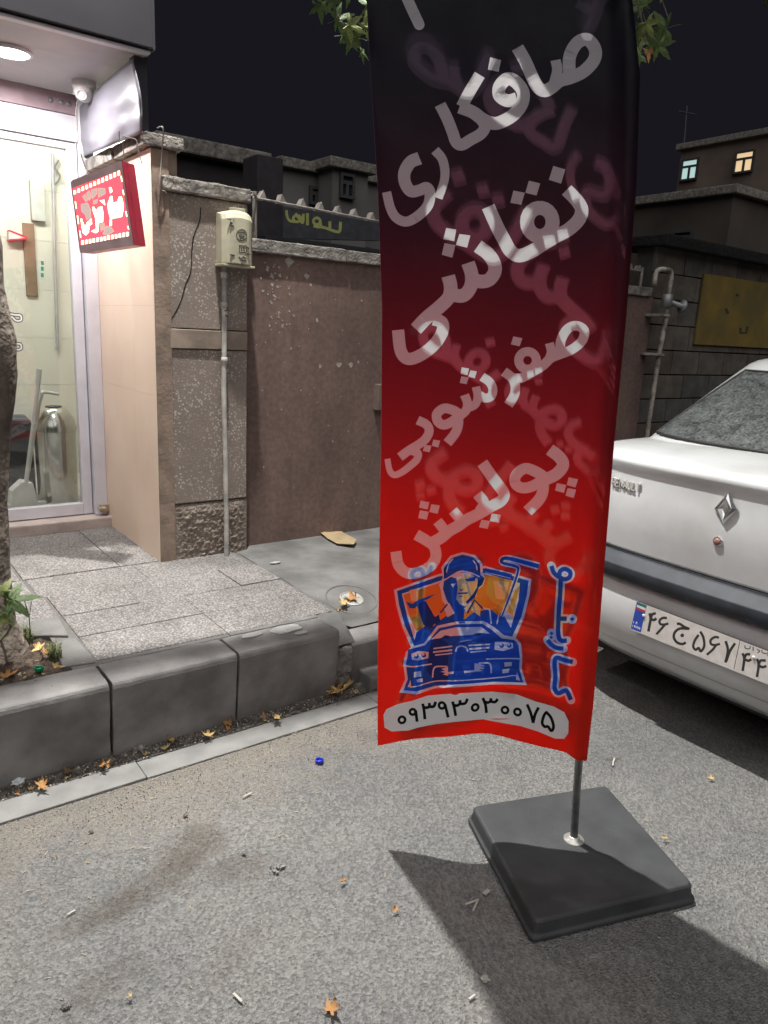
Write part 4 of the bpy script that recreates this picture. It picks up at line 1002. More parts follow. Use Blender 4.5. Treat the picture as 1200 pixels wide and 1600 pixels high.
# ---- dome camera, loose sheet, LED box
dc = onz(131, 132, 2.648)
cam_t = empty('security_camera', dc); tag(cam_t, 'white dome security camera under the soffit corner', 'camera')
mb = MB(); mb.lathe(dc, [(.056, .012), (.058, -.012), (.052, -.02), (.05, -.022)], 28); recalc(mb.build('base_ring', PLW, cam_t))
mb = MB(); mb.lathe(dc + Vector((0, 0, -.02)), [(.05, 0), (.049, -.02), (.04, -.042), (.022, -.058), (.004, -.062)], 28); recalc(mb.build('ball', PLW, cam_t))
lensdir = Vector((-.45, -.7, -.62)).normalized(); lc = dc + Vector((0, 0, -.028)) + lensdir * .036
mb = MB(); mb.lathe(lc, [(.026, 0), (.027, .014), (.020, .016), (.018, .008)], 20, axis=lensdir); recalc(mb.build('lens_collar', PLW, cam_t))
mb = MB(); mb.lathe(lc, [(.019, .004), (.019, .009), (.004, .012)], 20, axis=lensdir); recalc(mb.build('lens', mat('lens_black', (.03, .03, .035), .15), cam_t))
shp = [(207, 92), (213, 128), (222, 170), (222, 206), (180, 225), (135, 250), (127, 240), (118, 222), (122, 172), (150, 150), (180, 118)]
mb = MB()
def sheet_pt(u, v):
    topx, topy = (122 + 85 * u, 172 - 80 * u ** .9); bx, by = (128 + 94 * u, 246 - 38 * u)
    x = topx + (bx - topx) * v; y = topy + (by - topy) * v
    if u > .8: x += 6 * math.sin(v * math.pi) * (u - .8) / .2
    X = 1.235 - .035 * math.sin(u * 3.0) * math.sin(v * 2.6) - .012 * noise.noise((u * 4, v * 4, 1)) + .012 * v
    return onx(x, y, X)
mb.grid(sheet_pt, 26, 16)
sh = mb.build('plastic_sheet', mat('milky_sheet', (.17, .165, .19), .4, var=.05, scale=6)); so = sh.modifiers.new('solid', 'SOLIDIFY'); so.thickness = .003
tag(sh, 'loose milky plastic sheet pinned under the soffit above the red sign', 'sheet')
# LED sign box
A_t, A_b = ony(192, 251, 3.50), ony(207, 384, 3.50)
th = rad(46); ldir = Vector((-math.cos(th), math.sin(th), 0)); upd = (A_t - A_b).normalized(); nn = ldir.cross(upd).normalized()
if nn.dot(CP - A_t) < 0: nn = -nn
LP = lambda x, y: onplane(x, y, A_t, nn)
led = empty('led_sign', LP(160, 392)); tag(led, 'small red glowing LED sign box hanging from the ledge', 'sign')
RED_BOX = mat('red_box_metal', (.34, .02, .045), .35, var=.1)
F4 = [LP(110, 284), LP(190, 251), LP(209, 383), LP(125, 395)]
mb = MB(); mb.prism([p - nn * .004 for p in F4], -nn * .11); o = mb.build('case', RED_BOX, led); recalc(o)
cl = crop(105, 240, 8.889)
fr = cl([(45, 390), (755, 95), (925, 1270), (178, 1378)]); inn = cl([(80, 485), (735, 238), (868, 1135), (190, 1268)])
LED_R = emit('led_red', (1., .04, .055), 4.0); LED_W = emit('led_yellow', (1., .86, .50), 4.0); LED_G = emit('led_dim', (.62, .50, .44), .9); LED_F = mat('led_frame', (.72, .52, .54), .45)
ll = [(poly(inn), 1)]
G_ = [[(205, 590), (250, 560), (300, 640), (260, 680)], [(260, 550), (310, 505), (345, 600), (310, 660)], [(330, 500), (420, 475), (420, 560), (350, 640)], [(430, 475), (530, 480), (535, 560), (430, 620)], [(360, 650), (430, 625), (420, 690), (360, 710)], [(190, 700), (290, 680), (320, 760), (260, 860), (195, 800)], [(250, 830), (330, 760), (335, 900), (265, 930)], [(440, 970), (520, 960), (530, 1040), (470, 1090)], [(540, 1000), (610, 1010), (655, 1080), (560, 1140), (490, 1120)]]
ll += [(poly(cl(q)), 2) for q in G_]
for i in range(12):
    f = i / 11; x = 105 + (715 - 105) * f; y = 538 + (272 - 538) * f; h = 26 + 6 * f
    ll.append((poly(cl([(x - 17, y - h + 5), (x + 15, y - h - 5), (x + 20, y + h - 8), (x - 11, y + h + 5)])), 3))
for i in range(13):
    f = i / 12; x = 215 + (835 - 215) * f; y = 1237 + (1120 - 1237) * f
    ll.append((poly(cl([(x - 17, y - 26), (x + 14, y - 32), (x + 18, y + 24), (x - 13, y + 30)])), 3))
for (x, y, h) in ((120, 715, 48), (150, 920, 58), (182, 1120, 48), (755, 350, 40), (780, 540, 36), (822, 840, 36), (848, 1030, 24)):
    ll.append((poly(cl([(x - 14, y - h), (x + 2, y - h), (x + 15, y + h), (x + 1, y + h)])), 3))
LT = [[(560, 705), (600, 590), (628, 590), (640, 682), (698, 668), (718, 600), (758, 600), (786, 700), (780, 800), (762, 882), (622, 908), (622, 1000), (588, 1010), (596, 890), (570, 800)], [(580, 470), (612, 466), (632, 525), (598, 552)], [(350, 742), (374, 738), (402, 790), (438, 742), (488, 735), (506, 830), (500, 950), (432, 968), (436, 1080), (402, 1106), (332, 1080), (402, 1040), (392, 900), (358, 800)], [(185, 905), (206, 902), (232, 980), (252, 1012), (272, 960), (338, 900), (350, 975), (312, 1000), (302, 1098), (260, 1136), (216, 1100), (200, 1000)], [(450, 652), (518, 640), (530, 720)]]
ll += [(poly(cl(q)), 3) for q in LT]
for q in LT:                                            # dark gaps between the rows of diodes
    y0, y1 = min(p[1] for p in q), max(p[1] for p in q); x0, x1 = min(p[0] for p in q), max(p[0] for p in q); y = y0 + 20
    while y < y1: ll.append((stroke(cl([(x0 - 3, y + .02 * (x1 - x0)), (x1 + 3, y - .14 * (x1 - x0))]), .45, False), 1)); y += 33
print_sheet('display', fr, ll, lambda x, y: LP(x, y) + nn * .001, [LED_F, LED_R, LED_G, LED_W], led, smooth=False)
for i, (s_, lab) in enumerate((([(186, 205), (187, 217), (192, 222), (193, 236), (194, 250)], 'short wire holding the red sign to the ledge'), ([(192, 213), (205, 216), (213, 220), (217, 240), (222, 256)], 'bent wire hooked behind the red sign'), ([(126, 240), (132, 258), (138, 272)], 'wire at the far top corner of the red sign'))):
    cable('wire', [onplane(x, y, A_t - nn * .04, nn) for x, y in s_], .0025, lab)
cable('cable', [ony(121, 156, 4.3), ony(119, 180, 4.3), ony(122, 215, 4.28), ony(130, 250, 4.2), ony(135, 270, 4.1), ony(128, 276, 4.0), ony(114, 282, 3.95)], .004, 'black cable running down from the dome camera to the red sign')

# ================================================================== BEHIND THE WALL
# toothed metal strip strung above the coping, on a short post
ts = empty('toothed_strip', (1.86, 3.75, 1.95)); tag(ts, 'thin metal strip with triangular teeth strung above the brown wall', 'metal strip')
RUST = mat('weathered_zinc', (.30, .27, .25), .6, metal=.4, var=.25, scale=20)
s0, s1 = ony(398, 309, 3.75), ony(592, 346, 3.75)
dx = (s1 - s0); ext = s0 + dx * 4.2
mb = MB(); mb.tube([s0, s1, ext], .006, 8); mb.build('rail_wire', RUST, ts)
mb = MB(); mb.tube([(s0.x, 3.75, 1.94), (s0.x, 3.75, s0.z + .03)], .013, 10); mb.build('post', RUST, ts)
mb = MB(); mb.tube([(ext.x, 3.75, 1.94), (ext.x, 3.75, ext.z + .03)], .013, 10); mb.build('post', RUST, ts)
k = 0; t = .06
while t < 4.2:
    p = s0 + dx * t; w = .022
    mb = MB(); mb.prism([p + Vector((-w, 0, 0)), p + Vector((w, 0, 0)), p + Vector((random.uniform(-.006, .006), 0, .045))], (0, .05, 0)); recalc(mb.build('tooth', RUST, ts))
    t += .152 + random.uniform(-.02, .02)
mb = MB()
for i in range(3): mb.tube(spline([ony(385 + 3 * i, 318, 3.72), ony(388 + 4 * i, 303 + 3 * i, 3.70), ony(396, 300 + 4 * i, 3.72), ony(402, 312, 3.74)], 5), .003, 6)
mb.build('tie_wire', RUST, ts)
# dark signboard in the yard
DK = mat('yard_dark_steel', (.075, .078, .088), .6, var=.15)
YS = 6.2
sg = empty('yard_signboard', ony(510, 400, YS)); sg.location.z = 0; tag(sg, 'dark signboard with yellow-green lettering standing behind the brown wall', 'sign')
c = crop(370, 180, 4.8)
o4 = [(442, 322), (595, 349), (595, 376), (442, 372)]
ls = [stroke(c([(372, 712), (378, 760), (400, 792), (460, 800)]), 4), ring(*c([(452, 775)])[0], 6, 5, 4), stroke(c([(440, 735), (470, 780), (495, 805), (500, 740)]), 4), stroke(c([(530, 735), (530, 825)]), 4.6, False), ring(*c([(600, 795)])[0], 5.4, 5.2, 4.2), stroke(c([(628, 800), (625, 838), (575, 830)]), 4), stroke(c([(625, 835), (680, 850), (740, 872), (772, 868), (778, 800)]), 4.4), stroke(c([(698, 795), (698, 850)]), 4.4, False)]
print_sheet('board_face', o4, [(q, 1) for q in ls], lambda x, y: ony(x, y, YS), [DK, mat('sign_yellow', (.48, .50, .17), .7, var=.1)], sg, smooth=False)
P4 = [ony(x, y, YS + .004) for x, y in o4]
mb = MB(); mb.prism(P4, (0, .08, 0)); recalc(mb.build('case', DK, sg))
mb = MB()
for x in (P4[0].x + .1, P4[1].x - .1): mb.tube([(x, YS + .05, -.03), (x, YS + .05, P4[3].z + .02)], .03, 10)
mb.build('leg', DK, sg)
# parked dark van roof / awning beneath the sign
mb = MB(); a, b_ = ony(405, 372, 5.6), ony(600, 398, 5.6); mb.box((a.x, 5.5, -.03), (b_.x + .3, 6.0, b_.z + .03), bev=.03); tag(mb.build('storage_box', mat('dark_tarpaulin', (.02, .02, .024), .7, bump=.5, bscale=8)), 'long dark covered box in the yard under the signboard', 'storage box')
def building(name, lo, hi, m, label, wins=(), roof=None, face='y', wm=None):
    e = empty(name, ((lo[0] + hi[0]) / 2, (lo[1] + hi[1]) / 2, -.03)); tag(e, label, 'building')
    mb = MB(); mb.box(lo, hi); mb.build('wall', m, e)
    mb = MB(); mb.box((lo[0] - .12, lo[1] - .12, hi[2] + .002), (hi[0] + .12, hi[1] + .12, hi[2] + .16), bev=.02); mb.build('roof', roof or COPE, e)
    for (u0, u1, z0, z1, pane_m) in wins:
        if face == 'y':
            y = lo[1]; box = lambda a, b_, c0, c1, d0, d1: ((a, y + d0, c0), (b_, y + d1, c1))
        else:
            x = lo[0]; box = lambda a, b_, c0, c1, d0, d1: ((x + d0, a, c0), (x + d1, b_, c1))
        mb = MB(); t = .05
        for q in (box(u0 - t, u1 + t, z1, z1 + t, -.06, -.003), box(u0 - t, u1 + t, z0 - t, z0, -.08, -.003), box(u0 - t, u0, z0, z1, -.06, -.003), box(u1, u1 + t, z0, z1, -.06, -.003)): mb.box(*q)
        um = (u0 + u1) / 2; zm = z0 + (z1 - z0) * .68
        mb.box(*box(u0, u1, zm - .03, zm + .03, -.05, -.003)); mb.box(*box(um - .03, um + .03, z0, zm - .03, -.05, -.003))
        w = mb.build('window', wm or mat('window_frame_dark', (.07, .07, .07), .6), e)
        mb = MB(); mb.box(*box(u0, u1, z0, z1, -.02, -.004)); mb.build('pane', pane_m, w)
    return e
GLASSD = mat('dark_pane', (.02, .022, .026), .15)
HOUSE = mat('pale_render', (.17, .165, .16), .9, var=.15, scale=1.2)
BR = mat('dusk_brick', (.22, .17, .14), .95, var=.2, scale=2)
# pale house behind the sign
a, b_ = ony(443, 262, 12), ony(520, 275, 12)
building('rendered_house', (a.x, 12, -.03), (b_.x, 15, a.z), HOUSE, 'pale low house wall above the yard signboard', [(ony(486, 300, 12).x, ony(500, 300, 12).x, ony(490, 316, 12).z, ony(490, 296, 12).z, GLASSD)])
a, b_ = ony(520, 262, 11.5), ony(575, 275, 11.5)
building('roof_cabin', (a.x, 11.5, -.03), (b_.x, 13.5, a.z), HOUSE, 'pale taller rooftop cabin with one dark window behind the flag', [(ony(533, 300, 11.5).x, ony(548, 300, 11.5).x, ony(540, 306, 11.5).z, ony(540, 276, 11.5).z, GLASSD)])
a, b_ = ony(573, 285, 13), ony(640, 290, 13)
building('rendered_house', (a.x, 13, -.03), (b_.x + 1.5, 16, a.z), HOUSE, 'dim house end beside the rooftop cabin behind the flag')
a, b_ = ony(255, 228, 8), ony(402, 246, 8)
building('store_shed', (a.x, 8, -.03), (b_.x, 10, a.z - .05), mat('shed_dark', (.055, .045, .05), .9, var=.2, scale=2), 'dark shed with pale roof edge behind the gate pillar')
a, b_ = ony(402, 305, 6.6), ony(441, 372, 6.6)
mb = MB(); mb.box((a.x, 6.6, -.03), (b_.x, 6.9, ony(402, 240, 6.6).z), bev=.01); tag(mb.build('steel_gate_post', mat('post_dark', (.05, .042, .05), .8)), 'wide dark steel post left of the yard signboard', 'post')

# ---- block wall beyond the plastered wall
BLK = [mat('block_%s' % n_, c_, .95, var=.2, scale=9, bump=.6, bscale=50, dist=.006) for n_, c_ in (('tan', (.125, .108, .090)), ('grey', (.105, .098, .088)), ('brown', (.10, .080, .064)))]
bw = empty('block_wall', (7.4, 3.85, .2)); tag(bw, 'unrendered cement block wall behind the white car', 'wall')
mb = MB(); mb.box((5.36, 3.752, -.03), (10.4, 3.9, 2.262)); mb.build('mortar_core', mat('mortar_dark', (.065, .06, .055), .95), bw)
random.seed(5)
h = .196
me_b = {}
for r in range(11):
    z0 = .08 + r * .2; x = 5.362 - (.2 if r % 2 else 0)
    while x < 10.2:
        x0 = max(5.362, x); x1 = x + .392
        mi = random.randrange(3); d = random.uniform(0, .006)
        mb = MB(); mb.box((x0, 3.722 - d, z0), (x1, 3.7515, z0 + .19 - (.004 if r == 10 else 0)), bev=.003, jit=.0015); mb.build('block', BLK[mi], bw)
        x += .402
for x0 in (5.3, 6.9, 8.5): mb = MB(); mb.box((x0, 3.60, 2.268), (x0 + 1.59, 4.2, 2.335 + random.uniform(0, .02)), bev=.01, jit=.012); mb.build('roof_felt', mat('black_felt', (.014, .013, .013), .9, bump=.8, bscale=20, dist=.02), bw)
yb = empty('yellow_board', (6.7, 3.7, 1.5)); tag(yb, 'large faded yellow board fixed to the block wall above the car', 'board')
a, b_ = ony(1114, 430, 3.705), ony(1106, 545, 3.705)
mb = MB(); mb.box((6.02, 3.695, 1.535), (8.3, 3.7155, 2.115), bev=.003); mb.build('panel', mat('faded_yellow', (.20, .135, .028), .8, var=.25, scale=5, col2=(.12, .092, .03)), yb)
c = crop(960, 360, 5)
for s_ in ([(985, 760), (985, 800), (1030, 800), (1040, 750)], [(870, 610), (890, 650)], [(950, 500), (975, 510)]):
    mb = MB()
    for q in stroke(c(s_), 4, False): mb.prism([ony(p[0], p[1], 3.6935) for p in q], (0, .002, 0))
    mb.build('stencil_mark', mat('stencil_dark', (.05, .045, .03), .9), yb)
# gas riser with its hooked top
gp = empty('gas_riser', (5.35, 3.6, .2)); tag(gp, 'old bent gas pipe with valve standing against the block wall', 'pipe')
PP = mat('flaking_pipe', (.42, .38, .33), .7, var=.35, scale=14, col2=(.10, .085, .075))
Yg = 3.56
path = [ony(1022, 446, Yg), ony(1026, 424, Yg), ony(1040, 421, Yg), ony(1049, 428, Yg), ony(1044, 462, Yg), ony(1040, 500, Yg), ony(1029, 560, Yg), ony(1014, 659, Yg)]
bot = path[-1].copy(); bot.z = .22
mb = MB(); mb.tube(spline(path, 4) + [bot], .018, 12); mb.build('tube', PP, gp)
vz = ony(1042, 470, Yg)
mb = MB(); mb.lathe(vz, [(.03, -.05), (.042, -.045), (.042, .045), (.03, .05)], 16); mb.lathe(vz + Vector((0, 0, 0)), [(.02, 0), (.02, .14), (.05, .142), (.05, .16), (.02, .165)], 16, axis=(.8, -.3, -.2)); recalc(mb.build('valve', mat('dull_brass', (.30, .30, .31), .5, metal=.5), gp))
mb = MB()
for z in (vz.z - .12, vz.z - .42): mb.box((vz.x - .06, Yg - .03, z), (vz.x + .02, 3.70, z + .02), bev=.003)
mb.build('pipe_clip', PP, gp)

# ---- apartment block far beyond, a few windows lit
WIN_C = emit('lit_window_cool', (.55, .78, .75), .75); WIN_W = emit('lit_window_warm', (1., .74, .42), .75)
XF = 20
def xw(x0, y0, x1, y1): a, b_ = onx(x0, y0, XF), onx(x1, y1, XF); return (min(a.y, b_.y), max(a.y, b_.y), min(a.z, b_.z), max(a.z, b_.z))
top = onx(1066, 226, XF)
AP = mat('apartment_render', (.20, .155, .125), .95, var=.2, scale=.8)
building('apartment_block', (XF, 6.0, -.03), (28, top.y, top.z - .15), AP, 'brown apartment block with three lit windows far behind the car', [(*xw(1069, 253, 1087, 278), WIN_C), (*xw(1153, 241, 1174, 266), WIN_W), (*xw(1147, 303, 1166, 329), WIN_W), (*xw(1110, 350, 1122, 380), GLASSD)], face='x')
mb = MB(); a = onx(1070, 226, 22); mb.tube([a - Vector((0, 0, .5)), a + Vector((0, .1, 1.1))], .03, 6); mb.tube([a + Vector((0, -.25, .8)), a + Vector((0, .35, 1.0))], .02, 6); tag(mb.build('roof_aerial', DK), 'thin aerial on the roof of the apartment block', 'aerial')
XF2 = 14
a = onx(1000, 300, XF2); b_ = onx(1145, 312, XF2)
building('flat_roof_house', (XF2, b_.y, -.03), (18.5, a.y + 2, onx(1070, 300, XF2).z - .15), mat('house_dark', (.085, .07, .06), .95, var=.2, scale=1), 'low dark flat-roofed house in front of the apartment block', [(*((lambda p, q: (min(p.y, q.y), max(p.y, q.y), min(p.z, q.z), max(p.z, q.z)))(onx(1055, 365, XF2), onx(1078, 385, XF2))), GLASSD)], face='x')

# ================================================================== WHITE SALOON CAR
CX, CY = 2.47, 1.365                         # rear bumper face, centre line
def paint():
    m, N, L = nodes_of('white_car_paint')
    b = N['Principled BSDF']; b.inputs['Roughness'].default_value = .34; b.inputs['Coat Weight'].default_value = .6; b.inputs['Coat Roughness'].default_value = .10
    tc = N.new('ShaderNodeTexCoord'); n = N.new('ShaderNodeTexNoise'); n.inputs['Scale'].default_value = 2.4; n.inputs['Detail'].default_value = 8; n.inputs['Roughness'].default_value = .62; L.new(tc.outputs['Object'], n.inputs['Vector'])
    r = N.new('ShaderNodeValToRGB'); e = r.color_ramp.elements
    e[0].position, e[0].color, e[1].position, e[1].color = .36, (.50, .50, .49, 1), .62, (.60, .615, .62, 1)
    L.new(n.outputs['Fac'], r.inputs['Fac']); L.new(r.outputs[0], b.inputs['Base Color'])
    return m
PAINT = paint()
BLKP = mat('bumper_strip_plastic', (.036, .041, .052), .6, var=.2, scale=14, bump=.1)
TRIMB = mat('black_trim', (.02, .02, .021), .6)
CHROME = mat('chrome', (.78, .78, .78), .12, metal=1., var=.05)
car = empty('parked_car', (CX + 2.1, CY, 0)); tag(car, 'white saloon car parked along the kerb with its boot facing the flag', 'car')
def W3(x, y, z): return (CX + x, CY + y, z)
LEN, HW = 4.22, .865
def plan(n=72):
    """plan outline, rear at x = .06, running round the car"""
    out = []
    for k in range(n):
        t = 2 * math.pi * k / n
        cx_, sy = math.cos(t), math.sin(t)
        e = 2 / 6.5
        x = LEN / 2 + .01 - (LEN / 2 - .05) * math.copysign(abs(cx_) ** e, cx_)
        y = HW * math.copysign(abs(sy) ** e, sy)
        out.append((x, y))
    # refine the rear so it is evenly sampled
    rear = []
    m_ = 40
    for k in range(m_ + 1):
        y = -.80 + 1.60 * k / m_
        x = LEN / 2 + .01 - (LEN / 2 - .05) * (1 - (abs(y) / HW) ** 6.5) ** (1 / 6.5) + .035 * (y / HW) ** 2
        rear.append((x, y))
    side_l = []
    f = lambda x: HW * (1 - (abs(x - LEN / 2 - .01) / (LEN / 2 - .05)) ** 6.5) ** (1 / 6.5)
    for k in range(30):
        x = .40 + (LEN - .68 - .12) * k / 29; side_l.append((x, f(x)))
    corner = []
    for k in range(1, 8):
        y = .80 + (.865 - .80) * k / 8; corner.append((LEN / 2 + .01 - (LEN / 2 - .05) * max(0, (1 - (y / HW) ** 6.5)) ** (1 / 6.5) + .035 * (y / HW) ** 2, y))
    corner = [c_ for c_ in corner if c_[0] < .38]
    front = [(LEN + .02 - x * 1.0, y) for x, y in reversed(rear)][0:]
    L_ = rear + corner + side_l + [(LEN + .02 - x, y) for x, y in reversed(corner)] + [(LEN + .02 - x, y) for x, y in rear[::-1]] + [(LEN + .02 - x, -y) for x, y in corner] + [(x, -y) for x, y in reversed(side_l)] + [(x, -y) for x, y in reversed(corner)]
    return L_
PLAN = plan()
NP = len(PLAN)
NRM = []
for i in range(NP):
    a, b_ = PLAN[i - 1], PLAN[(i + 1) % NP]; d = Vector((b_[0] - a[0], b_[1] - a[1])).normalized(); n_ = Vector((d.y, -d.x))
    if n_.dot(Vector((PLAN[i][0] - LEN / 2, PLAN[i][1]))) < 0: n_ = -n_
    NRM.append(n_)
def zs(x, z):
    """bonnet falls away at the front"""
    t = max(0, min(1, (x - 2.9) / 1.3)); return z - max(0, z - .55) * .26 * t * t
BODY = [(.13, .20), (.07, .25), (.045, .33), (.04, .52), (.045, .60), (.05, .66), (.048, .70), (.040, .76), (.036, .84), (.040, .92), (.052, .985), (.050, 1.012), (.038, 1.034), (.040, 1.052), (.060, 1.066), (.10, 1.074)]
mb = MB(); rows = []
for ins, z in BODY: rows.append([W3(PLAN[i][0] - NRM[i].x * ins, PLAN[i][1] - NRM[i].y * ins, zs(PLAN[i][0], z)) for i in range(NP)])
for k in (.85, .62, .35, .12):
    row = []
    for i in range(NP):
        x, y = PLAN[i][0] - NRM[i].x * .10, PLAN[i][1] - NRM[i].y * .10
        tx, ty_ = max(.62, min(3.5, x)), 0
        xx, yy = tx + (x - tx) * k, y * k
        row.append(W3(xx, yy, zs(xx, 1.074 + .022 * (1 - k) + .012 * max(0, min(1, (xx - .1) / .4)))))
    rows.append(row)
vs = [p for r in rows for p in r]
fs = [(i * NP + k, i * NP + (k + 1) % NP, (i + 1) * NP + (k + 1) % NP, (i + 1) * NP + k) for i in range(len(rows) - 1) for k in range(NP)] + [tuple(range(NP))[::-1]]
mb.add(vs, fs, 0, True); o = mb.build('body', PAINT, car); recalc(o)
# greenhouse
def gh(t):
    """rear x, front x, half width, height at level t of the cabin"""
    return (.47 + .63 * t ** 1.05, 3.12 - .98 * t, .845 - .215 * t ** 1.1, 1.055 + .385 * t)
EX = 5.0
def gh_ring(t, ins=0, dz=0, n=64):
    xr, xf_, hw, z = gh(t); c_ = (xr + xf_) / 2; a = (xf_ - xr) / 2 - ins * 1.3; b_ = hw - ins
    return [W3(c_ - a * math.copysign(abs(math.cos(q)) ** (2 / EX), math.cos(q)), b_ * math.copysign(abs(math.sin(q)) ** (2 / EX), math.sin(q)), z + dz) for q in [2 * math.pi * k / n for k in range(n)]]
rows = [gh_ring(t) for t in (0, .15, .3, .5, .7, .85, .95, 1.0)] + [gh_ring(1, .03, .02), gh_ring(1, .08, .036), gh_ring(1, .2, .052), gh_ring(1, .4, .062), gh_ring(1, .56, .064)]
n = 64; vs = [p for r in rows for p in r]
fs = [(i * n + k, i * n + (k + 1) % n, (i + 1) * n + (k + 1) % n, (i + 1) * n + k) for i in range(len(rows) - 1) for k in range(n)] + [tuple(range((len(rows) - 1) * n, len(rows) * n))]
mb = MB(); mb.add(vs, fs, 0, True); o = mb.build('cabin', PAINT, car); recalc(o)
def dusty():
    m, N, L = nodes_of('dusty_rear_glass')
    b = N['Principled BSDF']
    tc = N.new('ShaderNodeTexCoord'); n = N.new('ShaderNodeTexNoise'); n.inputs['Scale'].default_value = 9; n.inputs['Detail'].default_value = 10; n.inputs['Roughness'].default_value = .72; n.inputs['Distortion'].default_value = 1.2; L.new(tc.outputs['Object'], n.inputs['Vector'])
    n2 = N.new('ShaderNodeTexNoise'); n2.inputs['Scale'].default_value = 90; n2.inputs['Detail'].default_value = 4; L.new(tc.outputs['Object'], n2.inputs['Vector'])
    mu = N.new('ShaderNodeMath'); mu.operation = 'MULTIPLY'; L.new(n.outputs['Fac'], mu.inputs[0]); L.new(n2.outputs['Fac'], mu.inputs[1])
    r = N.new('ShaderNodeValToRGB'); e = r.color_ramp.elements
    e[0].position, e[0].color, e[1].position, e[1].color = .14, (.018, .022, .022, 1), .42, (.155, .165, .158, 1)
    L.new(mu.outputs[0], r.inputs['Fac']); L.new(r.outputs[0], b.inputs['Base Color'])
    b.inputs['Roughness'].default_value = .35
    return m
RG = dusty(); GL = mat('cabin_glass', (.02, .024, .024), .06)
def rear_x(t, y, out): xr, xf_, hw, z = gh(t); a = (xf_ - xr) / 2; return (xr + xf_) / 2 - a * (1 - min(.999, abs(y) / hw) ** EX) ** (1 / EX) - out
def pane_rear(u, v, out):
    t = .13 + .78 * v; hw = gh(t)[2]; y = (2 * u - 1) * (hw - .135 + .02 * v)
    return W3(rear_x(t, y, out), y, gh(t)[3] + .004)
mb = MB(); mb.grid(lambda u, v: pane_rear(u, v, .006), 24, 12); wg = mb.build('rear_window', RG, car)
mb = MB(); s_ = []
for q in range(97):
    w = q / 96 * 4; i = int(w) % 4; f = w - int(w)
    s_.append((f, 0) if i == 0 else (1, f) if i == 1 else (1 - f, 1) if i == 2 else (0, 1 - f))
mb.tube([pane_rear(u, v, .005) for u, v in s_], .007, 6, cap=False); mb.build('seal', TRIMB, wg)
for sgn in (1, -1):
    mb = MB()
    def pane_side(u, v):
        t = .12 + .78 * v; xr, xf_, hw, z = gh(t); x0, x1 = xr + .28, xf_ - .25; x = x0 + (x1 - x0) * u
        c_ = (xr + xf_) / 2; a = (xf_ - xr) / 2
        return W3(x, sgn * (hw * (1 - (abs(x - c_) / a) ** EX) ** (1 / EX) + .006), z)
    mb.grid(pane_side, 20, 6); mb.build('side_window', GL, car)
mb = MB()
def pane_front(u, v):
    t = .08 + .84 * v; xr, xf_, hw, z = gh(t); y = (2 * u - 1) * (hw - .08); c_ = (xr + xf_) / 2; a = (xf_ - xr) / 2
    return W3(c_ + a * (1 - (abs(y) / hw) ** EX) ** (1 / EX) + .006, y, z)
mb.grid(pane_front, 20, 8); mb.build('windscreen', GL, car)
# rear skin patches follow the tail at a given inset and height
def tail(y, ins, z):
    yy = min(abs(y), .8649)
    x = LEN / 2 + .01 - (LEN / 2 - .05) * (1 - (yy / HW) ** 6.5) ** (1 / 6.5) + .035 * (yy / HW) ** 2
    return Vector(W3(x + ins, y, z))
# boot lid gap and lower lip
def band(name, ys, prof_, m, ny=48):
    mb = MB(); mb.grid(lambda u, v: prof_(ys[0] + (ys[1] - ys[0]) * u, v), ny, 8); return mb.build(name, m, car)
mb = MB(); mb.tube([tail(-.76 + 1.52 * k / 40, .040, .683) for k in range(41)], .006, 6); mb.build('boot_shut_line', TRIMB, car)
for sgn in (1, -1):
    mb = MB(); mb.tube([tail(sgn * .60, .038, .685), tail(sgn * .60, .032, .84), tail(sgn * .61, .046, .98), tail(sgn * .62, .060, 1.068)], .0035, 6); mb.build('boot_shut_line', TRIMB, car)
# bumper
def sweep(name, ylim, pr, m, ny=56):
    mb = MB(); rows = []
    for ins, z in pr: rows.append([tail(-ylim + 2 * ylim * k / ny, ins, z) for k in range(ny + 1)])
    n = ny + 1; vs = [p for r in rows for p in r]
    fs = [(i * n + k, i * n + k + 1, (i + 1) * n + k + 1, (i + 1) * n + k) for i in range(len(rows) - 1) for k in range(ny)]
    mb.add(vs, fs, 0, True); o = mb.build(name, m, car); recalc(o); return o
sweep('bumper', .864, [(.09, .285), (.045, .288), (.012, .31), (-.006, .36), (-.012, .42), (-.012, .47), (-.004, .52), (.004, .560), (.02, .572), (.06, .574)], PAINT)
sweep('bumper_strip', .8645, [(.06, .5745), (-.016, .5755), (-.024, .580), (-.0255, .5815), (-.027, .630), (-.0262, .6325), (-.023, .636), (.018, .669), (.022, .6715), (.055, .6735)], BLKP)
sweep('under_valance', .83, [(.4, .20), (.30, .21), (.24, .25), (.22, .30)], TRIMB)
# number plate
XPL = CX - .022 + .06
pl = empty_plate = None
PLM = mat('plate_white', (.66, .62, .585), .5, var=.08, scale=30); PLK = mat('plate_black', (.035, .032, .03), .6); PLB = mat('plate_blue', (.03, .075, .42), .5); PLG = mat('flag_green', (.02, .2, .11), .6); PLR = mat('flag_red_band', (.45, .05, .05), .6); PLW2 = mat('plate_band_white', (.75, .75, .73), .6)
c = crop(975, 930, 5.3333)
def strokes(*ss, w=4.0): return [stroke(c(s_), w) for s_ in ss]
blk = strokes([(214, 150), (222, 195), (214, 245), (203, 303)], [(220, 196), (250, 207), (270, 192)], [(224, 188), (236, 160), (266, 150)], w=4.2)
blk += strokes([(358, 190), (322, 190), (297, 212), (303, 240), (335, 245), (370, 236)], [(342, 244), (312, 280), (270, 326)], w=3.9)
blk += strokes([(440, 238), (466, 240), (502, 264), (546, 282)], [(540, 280), (470, 278), (427, 305), (415, 350), (440, 392), (485, 407), (516, 394)], w=4.2) + [disc(*c([(485, 335)])[0], 3)]
